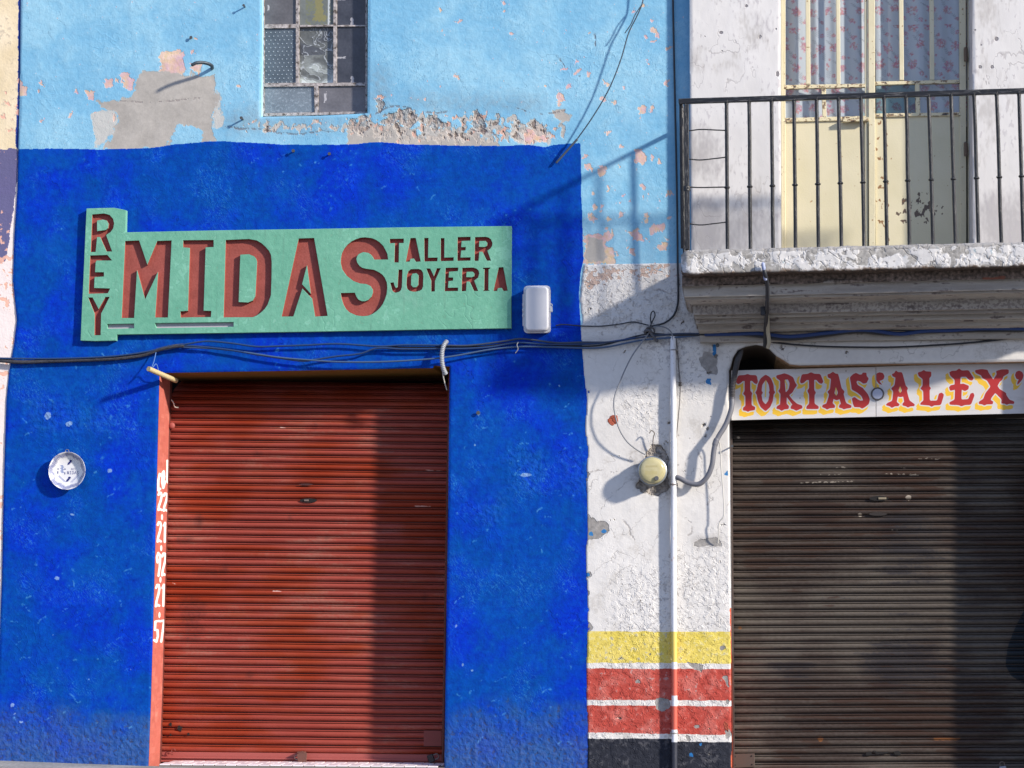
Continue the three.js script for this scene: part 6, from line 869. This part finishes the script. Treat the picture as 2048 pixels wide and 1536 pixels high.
  // the runs across both facades
  cable('thick dusty cable bundle entering from the left edge under the carved sign', [[-80, 719, 0.02], [0, 721, 0.022], [40, 724, 0.022], [100, 722, 0.022], [160, 720, 0.022], [240, 716, 0.022], [290, 709, 0.022], [318, 699, 0.03], [345, 693, 0.03], [366, 691, 0.03]], 0.0135, fuzz);
  cable('thin cable on top of the dusty bundle at the far left', [[-80, 714, 0.034], [30, 717, 0.034], [120, 717, 0.034], [230, 712, 0.036], [300, 702, 0.036], [330, 694, 0.036], [362, 690, 0.036], [410, 682.5, 0.034], [460, 686, 0.032], [513, 693, 0.03], [560, 692, 0.03], [615, 690, 0.03], [673, 687.5, 0.03], [764, 692.5, 0.03], [805, 690, 0.032], [881, 690.5, 0.034]], 0.0062, dkb);
  cable('sagging middle cable between the dusty bundle and the corrugated tube', [[330, 699, 0.03], [370, 692, 0.03], [437, 697, 0.03], [480, 703, 0.032], [513, 709, 0.034], [560, 716, 0.036], [608, 722, 0.036], [630, 719, 0.036], [673, 712.5, 0.034], [723, 706.5, 0.034], [752, 696.5, 0.034], [805, 698, 0.034], [881, 697.5, 0.034], [937, 697, 0.034], [981, 694, 0.034], [1033, 685.5, 0.034], [1098, 689, 0.032], [1200, 686, 0.03], [1270, 676, 0.04]], 0.0065, dkb);
  cable('lowest slack cable drooping over the door lintel', [[360, 694, 0.026], [440, 698, 0.028], [500, 706, 0.034], [560, 715, 0.04], [632, 721, 0.044], [673, 723.5, 0.046], [764, 723.5, 0.046], [864, 717.5, 0.046], [908, 712, 0.044], [981, 699, 0.04], [1039, 693.5, 0.036], [1120, 694.5, 0.034], [1200, 695.5, 0.032], [1286, 680, 0.04], [1374, 673, 0.05], [1416, 668, 0.06]], 0.006, std(new THREE.Color('rgb(60,82,112)'), 0.6));
  cable('upper cable rising to a peak under the junction box', [[881, 690.5, 0.036], [937, 691, 0.034], [1010, 682, 0.034], [1039, 677.5, 0.036], [1060, 679, 0.036], [1113, 685.5, 0.034], [1165, 684.5, 0.032], [1218, 684, 0.032], [1286, 674, 0.04], [1361, 667.5, 0.05], [1413, 668, 0.06]], 0.0065, std(new THREE.Color('rgb(48,58,78)'), 0.6));
  cable('dark cable lying close under the peaked one', [[764, 694, 0.022], [880, 694.5, 0.022], [960, 693, 0.022], [1040, 685, 0.022], [1120, 691, 0.022], [1200, 690.5, 0.024], [1296, 668, 0.04], [1361, 671, 0.05], [1410, 670, 0.06]], 0.0055);
  cable('thin wire from the edge of the blue paint to the knot on the white pillar', [[1112, 651, 0.014], [1124, 649, 0.016], [1165, 652, 0.016], [1205, 652, 0.018], [1240, 648, 0.02], [1265, 644, 0.022], [1296, 650, 0.03]], 0.004);
  cable('black cable down the corner of the balcony, curving to the knot', [[1344, -300, 0.014], [1346, 0, 0.014], [1350, 200, 0.014], [1354, 400, 0.014], [1355.5, 540, 0.016], [1356, 600, 0.018], [1353, 618, 0.02], [1345, 634, 0.024], [1327, 647, 0.03], [1306, 652, 0.034], [1296, 656, 0.034]], 0.0065);
  cable('black main cable running right under the cornice', [[1400, 668, 0.06], [1440, 666, 0.075], [1495, 669, 0.085], [1574, 678, 0.09], [1653, 670, 0.09], [1716, 663, 0.095], [1780, 668, 0.09], [1843, 664, 0.09], [1938, 661, 0.09], [2048, 660, 0.09], [2200, 655, 0.09]], 0.012);
  cable('blue sheathed cable among the black ones under the cornice', [[1412, 669, 0.07], [1470, 668, 0.096], [1520, 667, 0.104], [1574, 673, 0.104], [1653, 666, 0.11], [1710, 660, 0.112], [1745, 661, 0.112], [1800, 668, 0.106], [1850, 662, 0.104], [1900, 661, 0.106], [1960, 657, 0.106], [2060, 657, 0.104], [2200, 652, 0.1]], 0.0125, blu);
  cable('topmost thin wire under the cornice', [[1400, 666, 0.07], [1432, 663, 0.09], [1500, 664, 0.1], [1590, 662, 0.1], [1680, 659, 0.104], [1764, 658, 0.108], [1850, 663, 0.104], [1950, 662, 0.1], [2060, 660, 0.1], [2200, 656, 0.1]], 0.005);
  cable('lower wire sagging over the broken lintel', [[1400, 670, 0.05], [1450, 676, 0.04], [1500, 678, 0.034], [1558, 686, 0.03], [1600, 690, 0.03], [1653, 693, 0.03], [1740, 694.5, 0.03], [1795, 694, 0.03], [1906, 688, 0.03], [1985, 681, 0.03], [2048, 673, 0.03], [2200, 660, 0.03]], 0.006);
  cable('faint second wire crossing the lit patch at the right', [[1860, 690, 0.022], [1930, 687, 0.022], [1990, 677, 0.022], [2048, 667, 0.022], [2200, 648, 0.022]], 0.004);
  // around the knot and the meter
  cable('looped black wire end sticking up from the knot', [[1296, 664, 0.04], [1302, 650, 0.045], [1301, 636, 0.05], [1303, 625, 0.05], [1307, 622, 0.05], [1310, 630, 0.05], [1305, 642, 0.05], [1300, 654, 0.045], [1299, 668, 0.04]], 0.0042);
  cable('grey wire arching from the knot into the top of the white pipe', [[1298, 660, 0.04], [1308, 654, 0.05], [1322, 653, 0.055], [1336, 658, 0.055], [1344, 668, 0.052], [1346, 682, 0.05]], 0.0045, gry);
  cable('pale slack wire looping from the knot down to the meter', [[1300, 662, 0.04], [1292, 674, 0.05], [1278, 692, 0.06], [1264, 712, 0.07], [1248, 744, 0.08], [1236, 774, 0.085], [1230, 790, 0.085], [1227.5, 808, 0.085], [1231, 834, 0.085], [1239, 859, 0.08], [1254, 883, 0.07], [1273, 899, 0.06], [1290, 909, 0.05]], 0.0046, gry);
  const kn = P(1297, 664, 0.04), kg = []; for (let i = 0; i < 4; i++) { const q = new THREE.TorusGeometry(0.017 + 0.004 * i, 0.0055, 7, 16); q.rotateX(0.6 + i * 0.7); q.rotateY(i * 1.1); q.translate(kn.x + 0.006 * (i - 1.5), kn.y + 0.004 * (i & 1), kn.z); kg.push(q); } kg.push(tubeGeo([[1299, 662, 0.05], [1306, 672, 0.055], [1314, 682, 0.05]], 0.009)); single('cable_knot', mergeGeometries(kg), std(new THREE.Color('rgb(84,82,84)'), 0.8), 'taped knot of cables on the white pillar under the balcony corner', 'cable knot');
  cable('curled stub of wire above the meter', [[1310, 906, 0.02], [1306, 890, 0.03], [1307, 874, 0.04], [1309, 866, 0.045], [1303, 861, 0.045], [1299, 866, 0.05]], 0.0035, std(new THREE.Color('rgb(112,104,98)'), 0.8));
  cable('thin pale wire hanging straight beside the shop opening', [[1436, 876, 0.066], [1440, 890, 0.06], [1442, 930, 0.06], [1446, 980, 0.06], [1448, 1024, 0.06], [1447, 1034, 0.058], [1439, 1044, 0.05], [1437, 1070, 0.04], [1436, 1086, 0.02]], 0.0038, pale);
  cable('thin wire beside the pipe with a small knot', [[1352, 676, 0.03], [1355, 700, 0.03], [1357, 730, 0.03], [1360, 760, 0.03], [1360, 790, 0.03], [1357, 830, 0.03], [1352, 880, 0.03]], 0.0034, std(new THREE.Color('rgb(92,88,86)'), 0.7));
  { const q = P(1360, 768, 0.034), g = mergeGeometries([0, 1, 2].map((i) => new THREE.TorusGeometry(0.008, 0.0034, 6, 12).rotateX(1.3 + 0.3 * i).translate(q.x, q.y + (i - 1) * 0.009, q.z))); single('wire_tie', g, std(new THREE.Color('rgb(70,66,64)'), 0.7), 'small twisted tie on the thin wire beside the white pipe', 'wire tie'); }
  cable('slender loose wire in the upper light blue wall above the corner of the royal blue', [[1290, -120, 0.05], [1286, 0, 0.055], [1282, 14, 0.055], [1272, 36, 0.06], [1258, 64, 0.065], [1242, 118, 0.07], [1218, 178, 0.066], [1184, 236, 0.055], [1150, 284, 0.04]], 0.0042, std(new THREE.Color('rgb(46,58,72)'), 0.6));
  cable('short second strand twisted on the loose wire', [[1283, 10, 0.06], [1270, 30, 0.068], [1262, 48, 0.07], [1250, 66, 0.07]], 0.0034, std(new THREE.Color('rgb(52,62,74)'), 0.6));
  single('rod', tubeGeo([[1154, 279, 0.05], [1113, 325, 0.02]], 0.0075, 8), std(new THREE.Color('rgb(70,78,88)'), 0.5), 'short thin rod slanting at the corner of the royal blue paint', 'rod');
  // taped service cable hanging over the mouldings
  const s = thing('service_cable', 'black taped service cable hanging in front of the cornice', 'cable', P(1534, 694, 0.1));
  mesh('cord', tubeGeo([[1527, 532, 0.722], [1530, 548, 0.72], [1534, 566, 0.66], [1535, 590, 0.58], [1534, 612, 0.48], [1533, 634, 0.36], [1531, 660, 0.2], [1530, 692, 0.11]], 0.0125, 50), blk, s);
  mesh('cord', tubeGeo([[1535, 632, 0.34], [1535, 652, 0.24], [1534, 676, 0.15], [1536, 694, 0.1]], 0.008, 20), pale, s); mesh('tape', tubeGeo([[1534, 630, 0.37], [1535, 640, 0.3], [1536, 664, 0.2], [1538, 684, 0.15], [1536, 694, 0.12]], 0.0125, 30), std(new THREE.Color('rgb(168,160,140)'), 0.85), s); mesh('tape', tubeGeo([[1526, 528, 0.726], [1528, 538, 0.726], [1531, 558, 0.7]], 0.0115, 16), std(new THREE.Color('rgb(150,158,186)'), 0.7), s);
  const cb = P(1526, 622, 0.42), bg = new RoundedBoxGeometry(0.03, 0.055, 0.03, 2, 0.006); bg.translate(cb.x, cb.y, cb.z); mesh('clip', bg, blk, s);
  // corrugated pipe stub over the door, and its wire
  const cs = thing('corrugated_tube', 'short grey corrugated tube bending down over the right end of the door lintel', 'tube', P(885, 745, 0.03)), cc = new THREE.CatmullRomCurve3([[893, 683, 0.03], [888, 690, 0.05], [884.5, 702, 0.06], [884, 722, 0.06], [887, 738, 0.05], [891, 747, 0.03]].map((p) => P(...p))), ring = []; for (let i = 0; i < 22; i++) { const p = cc.getPointAt(i / 21), tn = cc.getTangentAt(i / 21), g = new THREE.TorusGeometry(0.0125, 0.0035, 6, 14); g.applyQuaternion(new THREE.Quaternion().setFromUnitVectors(V3(0, 0, 1), tn)); g.translate(p.x, p.y, p.z); ring.push(g); } ring.push(new THREE.TubeGeometry(cc, 40, 0.0125, 12)); mesh('tube', mergeGeometries(ring), std(new THREE.Color('rgb(150,152,156)'), 0.5), cs); mesh('wire', tubeGeo([[886, 735, 0.05], [886, 750, 0.02], [889, 764, -0.02], [894, 780, -0.04]], 0.004), pale, cs);
  single('wire_tie', tubeGeo([[1036, 685, 0.045], [1034, 690, 0.05], [1036, 698, 0.046], [1031, 706, 0.035]], 0.003), pale, 'tiny white tie hanging on the cables below the junction box', 'wire tie');
  // the rolled stick over the door
  const pr = [[297, 737.5, 0.2], [335, 754, 0.03], [352, 761, -0.1]].map((p) => P(...p)), sg = new THREE.TubeGeometry(new THREE.CatmullRomCurve3([pr[0], pr[1], pr[2]]), 20, 0.0165, 14); const cap = new THREE.CircleGeometry(0.0165, 14); cap.applyQuaternion(new THREE.Quaternion().setFromUnitVectors(V3(0, 0, 1), pr[0].clone().sub(pr[1]).normalize())); cap.translate(pr[0].x, pr[0].y, pr[0].z);
  single('stick', mergeGeometries([sg, cap]), skinned((a, b) => { const n = fbm(a * 20, b * 120); K.r = 178 + 24 * n; K.g = 160 + 24 * n; K.b = 118 + 22 * n; K.h = 0.0006 * n; }, 1, 0.2, 300, 0.8), 'pale wooden stick jutting out at the top left corner of the red shutter', 'stick');
  cable('thin blue wire tied to the pale stick', [[312, 704, 0.03], [308, 722, 0.06], [303, 738, 0.1], [312, 728, 0.08], [318, 745, 0.06], [322, 752, 0.04]], 0.0034, std(new THREE.Color('rgb(64,104,160)'), 0.6));
  // curved pipe stub above the cement patch
  single('pipe_stub', tubeGeo([[424, 138, -0.02], [424.5, 135, 0.02], [423, 131, 0.06], [415, 127, 0.09], [403, 125, 0.115], [392, 126, 0.135], [385, 129.5, 0.14]], 0.0115, 40, 10), std(new THREE.Color('rgb(58,66,74)'), 0.5, { metalness: 0.4 }), 'dark bent pipe stub sticking out of the light blue wall above the grey cement patch', 'pipe');
  // nails and screws left in the wall
  const nailMat = std(new THREE.Color('rgb(84,84,84)'), 0.5, { metalness: 0.5 }), nail = (px, py, r, l, label) => { const q = P(px, py, 0), g = mergeGeometries([new THREE.CylinderGeometry(r, r, l, 8).rotateX(Math.PI / 2).translate(0, 0, l / 2 - 0.005), new THREE.CylinderGeometry(r * 1.8, r * 1.8, 0.003, 10).rotateX(Math.PI / 2).translate(0, 0, l - 0.005)]); g.translate(q.x, q.y, 0); single('nail', g, nailMat, label, 'nail'); };
  nail(588, 303, 0.006, 0.03, 'left one of two nails at the top of the royal blue paint'); nail(660, 309, 0.006, 0.03, 'right one of two nails at the top of the royal blue paint'); nail(486, 239, 0.006, 0.055, 'long nail in the light blue wall left of the window sill'); nail(490, 14, 0.005, 0.045, 'nail high in the light blue wall left of the window'); nail(383, 76, 0.006, 0.02, 'nail in the light blue wall above the bent pipe stub'); nail(957, 826, 0.007, 0.022, 'pale screw in the royal blue wall right of the red shutter'); nail(1435, 691, 0.007, 0.02, 'bolt in the white wall left of the broken lintel'); nail(1464, 893, 0.005, 0.05, 'small pin at the left edge of the brown shutter opening');
}

scene.traverse((o) => { if (o.isMesh) { o.castShadow = true; o.receiveShadow = true; } });
renderer.render(scene, camera);
